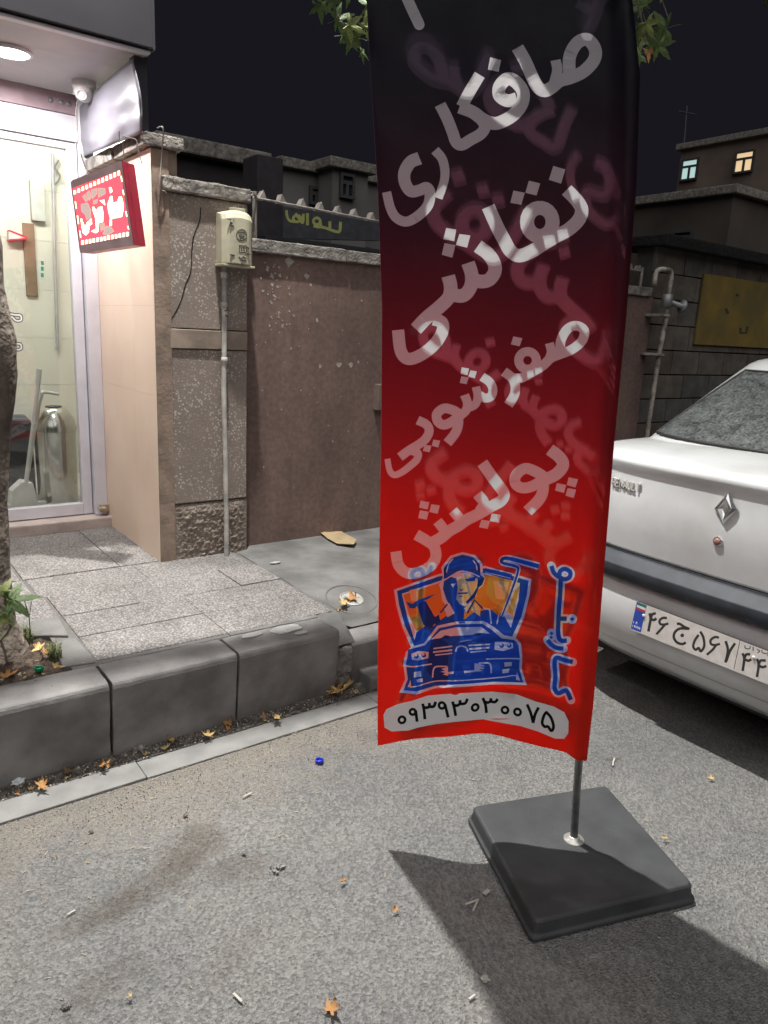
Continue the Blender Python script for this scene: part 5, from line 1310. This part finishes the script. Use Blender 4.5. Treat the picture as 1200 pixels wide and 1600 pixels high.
blk += strokes([(636, 302), (662, 355), (668, 425), (640, 468), (622, 440), (598, 455), (577, 428), (590, 378), (622, 330)], w=4.0)
blk += strokes([(792, 353), (756, 350), (722, 375), (727, 408), (762, 415), (800, 405)], [(766, 418), (738, 455), (690, 497)], w=3.9)
blk += strokes([(847, 382), (866, 460), (845, 562)], [(926, 400), (882, 468), (852, 550)], w=4.2)
blk += strokes([(988, 484), (1002, 530), (989, 632)], [(1000, 532), (1035, 546), (1062, 534)], [(1005, 520), (1020, 494), (1052, 493)], [(1108, 530), (1122, 580), (1108, 682)], [(1120, 582), (1152, 600), (1188, 590)], [(1125, 568), (1140, 545), (1182, 545)], w=4.2)
blk += [stroke(c([(968, 372), (915, 618)]), 1.1, False)]
blk += strokes([(1008, 418), (1010, 440), (1045, 447), (1052, 424)], [(1076, 430), (1076, 466)], [(1108, 452), (1130, 466), (1112, 482)], [(1150, 456), (1152, 478), (1190, 488)], [(1200, 470), (1200, 508)], w=1.6)
outl = c([(112, 52), (1262, 490), (1268, 505), (1218, 742), (1208, 748), (62, 288), (52, 275), (98, 62)])
lay = [(poly(c([(108, 54), (190, 86), (140, 312), (56, 278)])), 2), (poly(c([(113, 62), (186, 92), (182, 109), (109, 79)])), 3), (poly(c([(109, 79), (182, 109), (178, 128), (105, 98)])), 5), (poly(c([(105, 98), (178, 128), (174, 148), (101, 118)])), 4)]
wt = strokes([(82, 215), (78, 232)], [(98, 238), (103, 222), (110, 230), (102, 232), (108, 242)], [(75, 245), (70, 262)], [(84, 268), (89, 251), (96, 259), (88, 261), (95, 272)], [(100, 275), (109, 258), (113, 280)], [(120, 282), (123, 264), (130, 285), (134, 268)], w=.75)
lay += [(q, 5) for q in wt] + [(q, 1) for q in blk]
def plpt(x, y): return onx(x, y, XPL - .006)
plate = print_sheet('licence_plate', outl, lay, plpt, [PLM, PLK, PLB, PLG, PLR, PLW2], car, smooth=False)
mb = MB(); mb.prism([plpt(x, y) + Vector((.001, 0, 0)) for x, y in outl], (.012, 0, 0)); recalc(mb.build('plate_backing', PLK, plate))
mb = MB()
for q in ((165, 168), (1082, 518)): p = plpt(*c([q])[0]); mb.lathe(p, [(.006, 0), (.006, .003), (.003, .005)], 12, axis=(-1, 0, 0))
mb.build('plate_screw', PLW2, plate)
# emblem, lock, name badge
XT = CX + .098
e0 = onx(1134, 795, XT - .004)
E_ = []
def dia(hw, hh, out): return [e0 + Vector((-out, 0, hh)), e0 + Vector((-out, -hw, hh * .12)), e0 + Vector((-out, 0, -hh)), e0 + Vector((-out, hw, -hh * .12))]
mb = MB()
L1, L2, L3, L4 = dia(.042, .058, -.008), dia(.042, .058, .001), dia(.026, .040, .009), dia(.012, .020, .001)
for A, B in ((L1, L2), (L2, L3), (L3, L4)):
    for i in range(4): mb.add([A[i], A[(i + 1) % 4], B[(i + 1) % 4], B[i]], [(0, 1, 2, 3)])
mb.add(L4, [(0, 1, 2, 3)]); o = mb.build('diamond_emblem', CHROME, car); recalc(o)
k0 = onx(1122, 846, XT - .002)
mb = MB(); mb.lathe(k0, [(.019, -.01), (.019, .003), (.016, .006), (.013, .004)], 20, axis=(-1, 0, 0)); lk = mb.build('boot_lock', CHROME, car); recalc(lk)
mb = MB(); mb.lathe(k0 + Vector((-.003, 0, 0)), [(.0125, 0), (.0125, .003), (.004, .004)], 16, axis=(-1, 0, 0)); recalc(mb.build('key_barrel', mat('rusty_barrel', (.36, .20, .17), .6, metal=.4), lk))
gly = {'R': [[(0, 10), (0, 0), (4, 0), (5, 2.5), (4, 5), (0, 5)], [(3, 5), (5.5, 10)]], 'E': [[(5, 0), (0, 0), (0, 10), (5, 10)], [(0, 5), (4, 5)]], 'N': [[(0, 10), (0, 0), (5, 10), (5, 0)]], 'A': [[(0, 10), (2.7, 0), (5.4, 10)], [(1.2, 6.5), (4.2, 6.5)]], 'U': [[(0, 0), (0, 8), (1.5, 10), (3.6, 10), (5, 8), (5, 0)]], 'L': [[(0, 0), (0, 10), (4.6, 10)]], 'T': [[(0, 0), (5.4, 0)], [(2.7, 0), (2.7, 10)]]}
p1 = onx(958, 754, XT - .004); p2 = onx(999, 764, XT - .004)
adv = (p1.y - p2.y) / 6.0
mb = MB()
for i, ch in enumerate('RENAULT'):
    y0 = p1.y - adv * (i - 1) ; s_ = adv / 7.2
    for st_ in gly[ch]:
        for q in stroke(st_, 1.9, False):
            mb.prism([tail(y0 - a[0] * s_ - CY, .033, (p1.z + p2.z) / 2 + .016 - a[1] * .0030) for a in q], (.012, 0, 0))
recalc(mb.build('name_badge', mat('badge_silver', (.72, .71, .68), .35, metal=.3), car))
# tail lamps
for sgn in (1, -1):
    mb = MB(); mb.grid(lambda u, v: tail(sgn * (.635 + .215 * u), .028 - .004 * math.sin(math.pi * u), .70 + .27 * v), 12, 8)
    tl_ = mb.build('tail_lamp', mat('tail_lamp_red', (.30, .012, .015), .15, coat=.5), car)
    mb = MB(); mb.grid(lambda u, v: tail(sgn * (.645 + .19 * u), .0235, .80 + .05 * v), 12, 2); mb.build('reverse_lens', mat('clear_lens', (.6, .58, .55), .2), tl_)
    mb = MB(); mb.grid(lambda u, v: W3(4.18 - .06 * u, sgn * (.45 + .33 * u), .62 + .14 * v), 8, 4); mb.build('headlight', mat('headlight_glass', (.6, .62, .62), .1), car)
# wheels
TYRE = mat('tyre', (.022, .022, .022), .85, bump=.4, bscale=60); RIM = mat('steel_rim', (.42, .42, .43), .4, metal=.7)
for x in (.86, 3.48):
    for sgn in (1, -1):
        cpt = Vector(W3(x, sgn * .80, .30)); ax = (0, sgn, 0)
        mb = MB(); mb.lathe(cpt, [(.20, -.14), (.29, -.14), (.305, -.11), (.305, .035), (.29, .062), (.20, .066)], 36, axis=ax); w = mb.build('wheel', TYRE, car); recalc(w)
        mb = MB(); mb.lathe(cpt, [(.205, .0), (.20, .058), (.17, .045), (.10, .05), (.05, .062), (.01, .064)], 28, axis=ax); recalc(mb.build('rim', RIM, w))
        mb = MB()
        arc = [Vector(W3(x + .35 * math.cos(q), sgn * .842, .30 + .35 * math.sin(q))) for q in [math.pi * k / 20 for k in range(21)]]
        mb.tube(arc, .022, 8); mb.prism([Vector(W3(x + .35 * math.cos(q), sgn * .70, .30 + .35 * math.sin(q))) for q in [-.25 + (math.pi + .5) * k / 20 for k in range(21)]], (0, sgn * .145, 0)); recalc(mb.build('wheel_arch', TRIMB, car))
mb = MB(); mb.box(W3(.25, -.74, .16), W3(3.95, .74, .24)); mb.build('underbody', TRIMB, car)
mb = MB(); mb.tube([W3(.1, -.45, .23), W3(.9, -.45, .24)], .022, 10); mb.build('exhaust', RUST, car)
for sgn in (1, -1):
    mb = MB(); mb.box(W3(2.72, sgn * .86 if sgn > 0 else -1.02, .98), W3(2.86, 1.02 if sgn > 0 else -.86, 1.10), bev=.025); mb.build('door_mirror', TRIMB, car)
    for xx in (1.35, 2.3):
        mb = MB(); mb.box(W3(xx, sgn * .835 if sgn > 0 else -.86, .86), W3(xx + .16, .86 if sgn > 0 else sgn * .835, .89), bev=.006); mb.build('door_handle', TRIMB, car)

# ================================================================== TREE, LEAVES AND LITTER
random.seed(11)
BARK = mat('plane_bark', (.23, .19, .155), .95, var=.3, scale=7, bump=1, bscale=28, dist=.02, col2=(.10, .08, .065))
tree = empty('plane_tree', (.34, 2.9, Z0 - .02)); tag(tree, 'plane tree with flaking trunk growing from the pit by the kerb', 'tree')
mb = MB(); n = 22; rows = []
cz = [(Z0 - .05, .325, .175), (Z0 + .03, .33, .148), (Z0 + .10, .335, .118), (.55, .34, .104), (.85, .352, .098), (1.1, .372, .104), (1.3, .392, .112), (1.42, .40, .113), (1.6, .385, .100), (1.85, .392, .108), (1.98, .398, .116), (2.1, .395, .108), (2.4, .40, .10), (2.8, .42, .094), (3.2, .45, .085), (3.6, .47, .07)]
dense = []
for (z0, x0, r0), (z1, x1, r1) in zip(cz, cz[1:]):
    for k in range(4): f = k / 4; dense.append((z0 + (z1 - z0) * f, x0 + (x1 - x0) * f, r0 + (r1 - r0) * f))
dense = [(z, x + .035 - .22 * max(0, z - 1.72) ** 1.1, r) for z, x, r in dense]
for z, x, r in dense:
    rows.append([(x + r * (1 + .09 * noise.noise((math.cos(2 * math.pi * k / n) * 1.6, math.sin(2 * math.pi * k / n) * 1.6, z * 3.2)) + .05 * noise.noise((math.cos(2 * math.pi * k / n) * 5, math.sin(2 * math.pi * k / n) * 5, z * 9))) * math.cos(2 * math.pi * k / n), 2.9 + r * math.sin(2 * math.pi * k / n), z) for k in range(n)])
vs = [p for r in rows for p in r]; mb.add(vs, [(i * n + k, i * n + (k + 1) % n, (i + 1) * n + (k + 1) % n, (i + 1) * n + k) for i in range(len(rows) - 1) for k in range(n)], 0, True)
mb.build('trunk', BARK, tree)
limb = [Vector((.10, 2.9, 3.35)), Vector((.9, 2.85, 3.45)), Vector((1.6, 2.75, 3.42)), Vector((2.4, 2.7, 3.5)), Vector((3.2, 2.68, 3.56)), Vector((4.0, 2.7, 3.6))]
mb = MB(); sp_ = spline(limb, 6); mb.tube(sp_, [.05 - .04 * i / (len(sp_) - 1) for i in range(len(sp_))], 10)
tw = {}
def twig(path, r=.005): mb.tube(spline(path, 5), [r - r * .6 * i / ((len(path) - 1) * 5) for i in range((len(path) - 1) * 5 + 1)], 6)
a1 = [Vector((1.35, 2.78, 3.44)), ony(470, -120, 2.65), ony(505, -30, 2.62), ony(530, 30, 2.60), ony(560, 75, 2.60)]
a2 = [Vector((3.3, 2.68, 3.57)), ony(960, -90, 2.62), ony(985, -30, 2.60), ony(1000, 20, 2.60), ony(1010, 70, 2.60)]
a3 = [Vector((3.5, 2.68, 3.57)), ony(1010, -60, 2.58), ony(1030, -10, 2.56), ony(1045, 30, 2.55)]
for a in (a1, a2, a3): twig(a, .007)
mb.tube(spline([Vector((.12, 2.9, 3.2)), Vector((.1, 2.95, 3.7)), Vector((-.4, 3.0, 4.0))], 5), .03, 8)
mb.build('limb', BARK, tree)
LEAFG = mat('plane_leaf', (.10, .155, .042), .6, var=.3, scale=9, col2=(.055, .095, .028))
LEAFY = mat('plane_leaf_young', (.19, .23, .06), .6, var=.2, scale=9)
LEAFD = mat('dry_leaf', (.42, .22, .075), .8, var=.3, scale=25, col2=(.24, .12, .05))
LEAFD2 = mat('dry_leaf_pale', (.56, .41, .18), .8, var=.25, scale=25, col2=(.42, .27, .10))
def leaf_outline(lobes=5, k=1.):
    pts = [(0, 0)]
    angs = [-112, -58, 0, 58, 112]; lens = [.55, .86, 1.0, .86, .55]
    out = []
    for i, (a, l) in enumerate(zip(angs, lens)):
        q = lambda ang, ln: (math.sin(rad(ang)) * ln, math.cos(rad(ang)) * ln)
        out += [q(a - 22, l * .42), q(a - 12, l * .70), q(a - 9, l * .68), q(a - 3, l * .93), q(a, l), q(a + 3, l * .93), q(a + 9, l * .68), q(a + 12, l * .70)]
        if i < 4: out.append(q((a + angs[i + 1]) / 2, .34))
    return [(0, -.02)] + out
def leaf_mesh(name, m, curl=.25, seed=0, crumple=0.):
    rnd = random.Random(seed); o = leaf_outline()
    mb = MB(); n = len(o)
    R = rnd.uniform(.26, .42); ax = rnd.uniform(0, 6.28); ca, sa = math.cos(ax), math.sin(ax)
    def shape(x, y):
        r = math.hypot(x, y); z = -curl * r * r + .05 * math.sin(3 * math.atan2(x, y) + seed)
        if crumple:                          # a dead leaf rolls up about some axis and buckles
            u, v = x * ca + y * sa, -x * sa + y * ca
            t = u / R; u2 = R * math.sin(max(-2.1, min(2.1, t))); z = R * (1 - math.cos(max(-2.1, min(2.1, t)))) + .10 * noise.noise((x * 3.5 + seed, y * 3.5, seed)) + .22 * v * v
            u2 *= 1 + .25 * noise.noise((x * 2, y * 2, seed + 5)); x, y = u2 * ca - v * .85 * sa, u2 * sa + v * .85 * ca
        return (x, y, z)
    vs = [shape(0, .1)]
    for k in (.35, .68, 1.0):
        for x, y in o: vs.append(shape(x * k, .1 + (y - .1) * k))
    fs = [(0, 1 + i, 1 + (i + 1) % n) for i in range(n)]
    for j in range(2): fs += [(1 + j * n + i, 1 + (j + 1) * n + i, 1 + (j + 1) * n + (i + 1) % n, 1 + j * n + (i + 1) % n) for i in range(n)]
    mb.add(vs, fs, 0, bool(crumple))
    if not crumple: mb.tube([(0, -.01, 0), (.03, -.3, -.05 - curl * .1), (.02, -.55, -.12)], .012, 5)
    return mb.mesh(name, m)
LG = [leaf_mesh('leaf', LEAFG, .25, i) for i in range(3)] + [leaf_mesh('leaf', LEAFY, .2, 7)]
crown = empty('crown', (0, 0, 0))
def leaf_at(p, size, me, aim=None, spin=None, parent=tree):
    o = bpy.data.objects.new('leaf', me); COL.objects.link(o)
    nrm = Vector(aim if aim else (random.uniform(-.5, .5), random.uniform(-1, -.2), random.uniform(-.3, .7))).normalized()
    q = nrm.to_track_quat('Z', 'Y').to_matrix().to_4x4() @ Matrix.Rotation(random.uniform(0, 6.28) if spin is None else spin, 4, 'Z')
    mw = Matrix.Translation(p) @ q @ Matrix.Scale(size, 4)
    o.parent = parent; o.matrix_parent_inverse = Matrix.Translation(-parent_world(parent)); o.matrix_basis = mw
    return o
bpy.data.objects.remove(crown)
TOCAM = lambda p: (CP - p).normalized()
# clusters seen at the top edge of the picture: each leaf from its own spot
for (x, y, s_, dry) in ((500, 8, 26, 0), (525, 30, 30, 0), (545, 38, 30, 3), (520, 0, 26, 0), (560, 60, 26, 0), (572, 45, 30, 3), (548, 62, 22, 1), (565, 82, 20, 1), (535, 55, 24, 2), (486, -14, 30, 0), (510, -30, 34, 2), (550, -20, 34, 1), (470, -40, 30, 0), (580, 10, 24, 2)):
    p = ony(x, y, 2.60 + random.uniform(-.1, .1)); a = TOCAM(p) + Vector((random.uniform(-.6, .6), random.uniform(-.4, .4), random.uniform(-.4, .6)))
    leaf_at(p, s_ / FPX * 2.9 * .95, LG[dry], a)
for (x, y, s_, dry, spin) in ((1005, 10, 28, 0, None), (1040, 45, 36, 0, None), (1012, 60, 26, 3, None), (1022, 72, 24, 1, None), (1000, 85, 26, 0, None), (1030, 70, 24, 0, None), (1010, 35, 24, 3, None), (990, -8, 34, 2, None), (1035, -20, 36, 0, None), (985, 20, 30, 1, None), (1060, -40, 34, 1, None), (995, 50, 26, 2, None), (960, -40, 34, 0, None)):
    p = ony(x, y, 2.58 + random.uniform(-.12, .12)); a = TOCAM(p) + Vector((random.uniform(-.7, .7), random.uniform(-.4, .4), random.uniform(-.3, .7)))
    leaf_at(p, s_ / FPX * 4.4 * .95, LG[dry], a, spin)
for (x, y, s_) in ((1013, 78, 20),):
    p = ony(x, y, 2.52); leaf_at(p, s_ / FPX * 4.4 * .9, leaf_mesh('leaf', LEAFD, .8, 3, .25), TOCAM(p), 3.3)
for i in range(60):                                    # the rest of the crown, up and away from the picture
    f = random.random(); p = Vector((random.uniform(2.9, 4.6), random.uniform(2.3, 3.1), random.uniform(3.45, 3.95))) if i % 2 else Vector((random.uniform(-.7, .2), random.uniform(2.6, 3.3), random.uniform(3.6, 4.4)))
    leaf_at(p, random.uniform(.09, .14), LG[i % 4], (random.uniform(-.5, .5), random.uniform(-.5, .5), 1))
# young shoot at the foot of the trunk
sh_ = empty('tree_shoot', onz(0, 960, Z0)); tag(sh_, 'fresh green shoot with jagged leaves beside the foot of the trunk', 'plant')
b0 = Vector((.44, 2.76, .42)); mb = MB(); mb.tube(spline([Vector((.36, 2.80, .32)), b0, ony(15, 935, 2.72)], 5), .004, 6); mb.build('stem', LEAFG, sh_)
for (x, y, s_, spin, m_) in ((16, 938, 44, -1.35, 0), (10, 948, 30, -1.75, 0), (2, 925, 34, .6, 3), (2, 965, 22, -2.2, 3)):
    p = ony(x, y, 2.70); leaf_at(p, s_ / FPX * 2.75, LG[m_], TOCAM(p) + Vector((-.1, .15, .75)), spin, sh_)
# weeds
WEED = mat('weed_green', (.20, .24, .09), .75, var=.3, scale=40)
def weed(px, py, n, h, label):
    p = onz(px, py, Z0 - .01); mb = MB()
    for i in range(n):
        a = random.uniform(0, 6.28); l = h * random.uniform(.45, 1); d = Vector((math.cos(a), math.sin(a), 0)) * l * random.uniform(.15, .55); w = random.uniform(.0008, .0018)
        b0 = p + Vector((random.uniform(-.022, .022), random.uniform(-.022, .022), 0)); t = b0 + d + Vector((0, 0, l)); m_ = b0 + d * .35 + Vector((0, 0, l * .62)); s_ = Vector((-math.sin(a), math.cos(a), 0)) * w
        mb.add([b0 - s_, b0 + s_, m_ + s_ * .9, m_ - s_ * .9, t], [(0, 1, 2, 3), (3, 2, 4)])
        if i % 3 == 0:
            for k in range(4):
                q = b0.lerp(t, .3 + .18 * k); e = Vector((random.uniform(-1, 1), random.uniform(-1, 1), .5)).normalized() * .016; s2 = Vector((e.y, -e.x, 0)) * .22
                mb.add([q, q + e * .5 + s2, q + e, q + e * .5 - s2], [(0, 1, 2, 3)])
    o = mb.build('weed', WEED); tag(o, label, 'weed')
weed(42, 1005, 90, .085, 'feathery green weed tuft growing against the tree trunk')
weed(85, 1030, 80, .075, 'green weed tuft growing along the broken slab of the pit')
p = onz(48, 1000, Z0); mb = MB(); mb.tube([p, p + Vector((0, 0, .10)), p + Vector((-.012, .0, .16))], .002, 5); mb.tube([p + Vector((0, 0, .09)), p + Vector((.012, 0, .155))], .0015, 5); tag(mb.build('dry_stalk', mat('stalk_brown', (.12, .10, .06), .9)), 'forked dry stalk sticking up among the weeds', 'stalk')
# dry leaves lying about, each its own thing
def ground_z(p): return Z0 + .004 if p.y > 2.57 else (.012 if p.y > 2.26 else .0)
def dry_leaf(px, py, s_, label, lvl=None, m_=LEAFD, seed=0, n=1):
    z = 0 if lvl is None else lvl; p = onz(px, py, z + .01); sc = s_ / FPX * (p - CP).length * .55
    mb = MB(); rnd = random.Random(seed * 7 + 1)
    me = leaf_mesh('dry_leaf', m_, -.35, seed, .30); sc *= 1.15; o = bpy.data.objects.new('dry_leaf', me); COL.objects.link(o)
    o.location = p + Vector((0, 0, sc * .03)); o.scale = (sc, sc, sc * .8); o.rotation_euler = (rnd.uniform(-.3, .3), rnd.uniform(-.3, .3), rnd.uniform(0, 6.28))
    return tag(o, label, 'leaf', 'dry leaves on the ground')
G = 'dry leaves on the ground'
dl_ = [(62, 1228, 34, 'curled brown dry leaf in the gutter beside the white crumpled tissue', .015, LEAFD), (270, 1158, 40, 'pale curled dry leaf in the gutter beside the silvery wrapper', .015, LEAFD2), (160, 1198, 26, 'small flat dry leaf in the gutter by the slab joint', .015, LEAFD), (106, 1207, 26, 'dark shrivelled leaf in the gutter dirt', .015, mat('dead_leaf_dark', (.14, .09, .05), .9)), (356, 1132, 36, 'yellow dry leaf in the gutter below the kerb joint', .015, LEAFD), (325, 1150, 26, 'thin pale dry leaf lying just past the kerb joint', .015, LEAFD2), (436, 1122, 34, 'brown dry leaf alone in the gutter by the sand edge', .015, LEAFD2), (515, 1084, 56, 'large yellow dry leaf heaped at the end of the high kerb', .015, LEAFD), (542, 1074, 60, 'golden dry leaf heaped against the dropped kerb', .02, LEAFD2), (530, 1080, 48, 'crumbled dry leaf between the two at the kerb end', .03, LEAFD2), (557, 1083, 18, 'small pale leaf scrap beside the leaf heap at the kerb end', .015, LEAFD2),
        (551, 937, 40, 'dry leaf lying inside the round valve cover', mp.z - .004, LEAFD), (541, 944, 34, 'second dry leaf curled inside the valve cover', mp.z - .004, LEAFD2), (527, 956, 22, 'dry leaf on the cement beside the valve cover', mp.z, LEAFD),
        (63, 1012, 34, 'pale dry leaf caught between the weeds in the tree pit', Z0, LEAFD2), (72, 1022, 30, 'yellow dry leaf under the weed tuft in the tree pit', Z0, LEAFD), (85, 1043, 26, 'straw coloured dry leaf at the pit edge near the green cap', Z0, LEAFD2), (12, 1058, 34, 'brown dry leaf on the pit soil by the trunk', Z0 - .01, LEAFD),
        (534, 1376, 18, 'tiny orange leaf on open asphalt left of the flag shadow', 0, LEAFD), (619, 1423, 18, 'tiny orange leaf on asphalt at the edge of the flag shadow', 0, LEAFD), (516, 1580, 44, 'curled brown dry leaf on the open asphalt away from the flag', 0, LEAFD), (1040, 1310, 14, 'yellow leaf scrap beside the black base', 0, LEAFD2), (1112, 1217, 14, 'yellow leaf scrap at the edge of the car shadow', 0, LEAFD2), (205, 1556, 14, 'tiny ochre leaf scrap on the stained asphalt', 0, LEAFD2)]
for i, (x, y, s_, lab, lv, m_) in enumerate(dl_): dry_leaf(x, y, s_, lab, lv, m_, i)
random.seed(31)
for i in range(16):                                    # more of the same, alike but for where they lie
    x = random.uniform(.35, 1.75); q = Vector((x, random.uniform(2.36, 2.395), .012)); sc = random.uniform(.018, .034)
    o = bpy.data.objects.new('dry_leaf', leaf_mesh('dry_leaf', (LEAFD, LEAFD2)[i % 2], -.35, 50 + i, .3)); COL.objects.link(o); o.location = q; o.scale = (sc, sc, sc * .8); o.rotation_euler = (random.uniform(-.3, .3), random.uniform(-.3, .3), random.uniform(0, 6.28))
    tag(o, 'small curled dry leaf half buried in the dirt at the kerb foot', 'leaf', 'small leaves buried in the gutter dirt')
# crumpled tissue, wrapper, caps, card
def crumple(name, px, py, r, z, m_, label, cat, flat=.6, seed=0):
    p = onz(px, py, z); bm = bmesh.new(); bmesh.ops.create_icosphere(bm, subdivisions=3, radius=r)
    for v in bm.verts:
        d = v.co.normalized(); k = 1 + .55 * noise.noise(d * 2.3 + Vector((seed, 0, 0))) + .3 * noise.noise(d * 6 + Vector((0, seed, 0))); v.co = Vector((d.x * r * k, d.y * r * k, max(-r * flat * .5, d.z * r * k * flat)))
    me = bpy.data.meshes.new(name); bm.to_mesh(me); bm.free(); me.materials.append(m_); o = obj(name, me); o.location = p + Vector((0, 0, r * flat * .5)); return tag(o, label, cat)
TISS = mat('tissue_white', (.62, .64, .66), .9, var=.1, scale=30)
crumple('crumpled_tissue', 28, 1222, .026, .012, TISS, 'crumpled white tissue in the gutter at the kerb foot', 'tissue', seed=3)
crumple('foil_wrapper', 215, 1171, .026, .012, mat('foil', (.42, .40, .38), .35, metal=.5, var=.3, scale=60, col2=(.16, .13, .11)), 'torn silvery wrapper crumpled in the gutter', 'wrapper', seed=9)
def cap(px, py, z, m_, label):
    p = onz(px, py, z); mb = MB(); mb.lathe(p, [(.0150, 0), (.0155, .002), (.0155, .011), (.0135, .013), (.0115, .012), (.0105, .004)], 20); o = mb.build('bottle_cap', m_); recalc(o); tag(o, label, 'bottle cap')
cap(499, 1191, 0, mat('cap_blue', (.02, .03, .42), .35), 'blue plastic bottle cap on the sandy asphalt')
cap(61, 1047, Z0 - .004, mat('cap_green', (.0, .22, .09), .35), 'green plastic bottle cap on the soil of the tree pit')
card = [(489, 823), (500, 820), (504, 828), (516, 831), (533, 831), (557, 844), (553, 851), (527, 850), (512, 842)]
mb = MB(); P_ = [onz(x, y, Z0 + .006 + .012 * (i in (0, 1, 5, 6))) for i, (x, y) in enumerate(card)]; mb.prism(P_, (0, 0, .004)); o = mb.build('cardboard_piece', mat('cardboard', (.36, .27, .155), .9, var=.12, scale=12, bump=.3, bscale=60)); recalc(o); tag(o, 'torn piece of tan cardboard on the ground by the brown wall', 'cardboard')
def strip(a, b_, w, m_, label, cat, z=.002, name='paper_strip'):
    p, q = onz(*a, z), onz(*b_, z); d = (q - p).normalized(); s_ = Vector((-d.y, d.x, 0)) * w / 2
    mb = MB(); mb.prism([p - s_, q - s_, q + s_, p + s_], (0, 0, .003)); o = mb.build(name, m_); recalc(o); tag(o, label, cat)
PAP = mat('paper_offcut', (.46, .44, .40), .9)
strip((727, 1414), (746, 1407), .005, PAP, 'white paper strip crossing another in the flag shadow', 'paper'); strip((747, 1406), (739, 1424), .005, PAP, 'white paper strip meeting a second one at its tip', 'paper', .006)
strip((756, 1398), (764, 1391), .012, mat('stub_grey', (.36, .34, .31), .9), 'short grey cigarette stub in the flag shadow', 'stub', name='cigarette_stub')
strip((733, 1562), (742, 1555), .005, PAP, 'white paper scrap at the lower edge of the flag shadow', 'paper'); strip((380, 1246), (394, 1239), .005, PAP, 'pale straw scrap where sand meets asphalt', 'straw'); strip((105, 1430), (118, 1423), .004, PAP, 'pale straw beside the brown stain', 'straw'); strip((365, 1553), (378, 1566), .006, PAP, 'pale straw on bare asphalt away from the kerb', 'straw')
strip((960, 1185), (957, 1197), .005, PAP, 'bent paper scrap by the flag pole', 'paper')
STONE = mat('road_pebble', (.20, .19, .18), .9, var=.2, scale=60)
for i, (x, y, r, lab) in enumerate(((104, 1572, .010, 'dark oval pebble on open asphalt'), (381, 1334, .006, 'small dark pebble beside the brown stain'), (290, 1275, .007, 'brown pebble on the gutter sand'), (142, 1299, .006, 'dull pebble on the gutter sand near a stalk'), (758, 1531, .009, 'pale pebble inside the flag shadow'), (143, 1300, .005, 'tiny pebble touching a larger one on the sand'))):
    crumple('pebble', x, y, r, 0, STONE if i != 4 else PAP, lab, 'pebble', .7, i)
p = onz(432, 1356, 0); mb = MB(); random.seed(4)
for i in range(26):
    q = p + Vector((random.gauss(0, .012), random.gauss(0, .010), .001)); r = random.uniform(.0015, .004); mb.box(q - Vector((r, r, .001)), q + Vector((r, r, r)), 0)
tag(mb.build('crushed_mortar', mat('mortar_grey', (.24, .235, .22), .95)), 'small heap of crushed mortar on the asphalt', 'mortar')
# grit and straw scattered over the road and gutter: too many to count
random.seed(99)
mb = MB(); mb_c = 0
CH = [mat('grit_pale', (.42, .38, .31), .95), mat('grit_grey', (.20, .195, .185), .95), mat('grit_dark', (.07, .06, .05), .95), mat('straw_bits', (.46, .38, .24), .95)]
def bit(x, y, z, r, mi, straw=False):
    a = random.uniform(0, 6.28)
    if straw:
        l = random.uniform(.002, .010); w = random.uniform(.0005, .0013); d = Vector((math.cos(a), math.sin(a), 0)) * l; s_ = Vector((-math.sin(a), math.cos(a), 0)) * w; c0 = Vector((x, y, z)); h_ = Vector((0, 0, .0015))
        mb.add([c0 - d - s_, c0 + d - s_, c0 + d + s_, c0 - d + s_, c0 + h_], [(0, 1, 4), (1, 2, 4), (2, 3, 4), (3, 0, 4)], mi)
    else:
        pts = [Vector((x + r * random.uniform(.6, 1.2) * math.cos(a + k * 1.571), y + r * random.uniform(.6, 1.2) * math.sin(a + k * 1.571), z)) for k in range(4)]; t = Vector((x, y, z + r * .9))
        mb.add(pts + [t], [(0, 1, 4), (1, 2, 4), (2, 3, 4), (3, 0, 4)], mi)
for i in range(5200):
    x = random.uniform(0, 2.6); y = 2.25 - abs(random.gauss(0, .20)); bit(x, y, -.003, random.uniform(.0008, .003), random.choice((0, 0, 1, 1, 2)), False)
for i in range(420):
    x = random.uniform(0, 2.4); y = 2.25 - abs(random.gauss(0, .28)); bit(x, y, -.001, .002, random.choice((3, 3, 0)), True)
for i in range(2600):
    x = random.uniform(.1, 3.2); y = random.uniform(.45, 2.2); bit(x, y, -.003, random.uniform(.0006, .0022), random.choice((0, 1, 2, 2)), False)
for i in range(150):
    x = random.uniform(.1, 2.6); y = random.uniform(.45, 2.2); bit(x, y, -.001, .002, random.choice((3, 0)), True)
for i in range(2400):
    x = random.uniform(.2, 1.9); y = random.uniform(2.357, 2.41); bit(x, y, .005 + .016 * (y - 2.357) / .075, random.uniform(.0012, .006), random.choice((0, 1, 1, 2, 2, 2)), random.random() < .15)
for i in range(700):
    x = random.uniform(.2, .6); y = random.uniform(2.58, 2.98); bit(x, y, Z0 - .015, random.uniform(.002, .007), random.choice((0, 2, 2, 3)), random.random() < .3)
for i in range(420):
    x = random.uniform(.4, 1.75); y = random.uniform(2.42, 3.62); bit(x, y, Z0 + .001, random.uniform(.0008, .002), random.choice((0, 2)), random.random() < .2)
tag(mb.build('grit', CH), 'pale grit and straw bits strewn over road, gutter and pit', 'grit', kind='stuff')
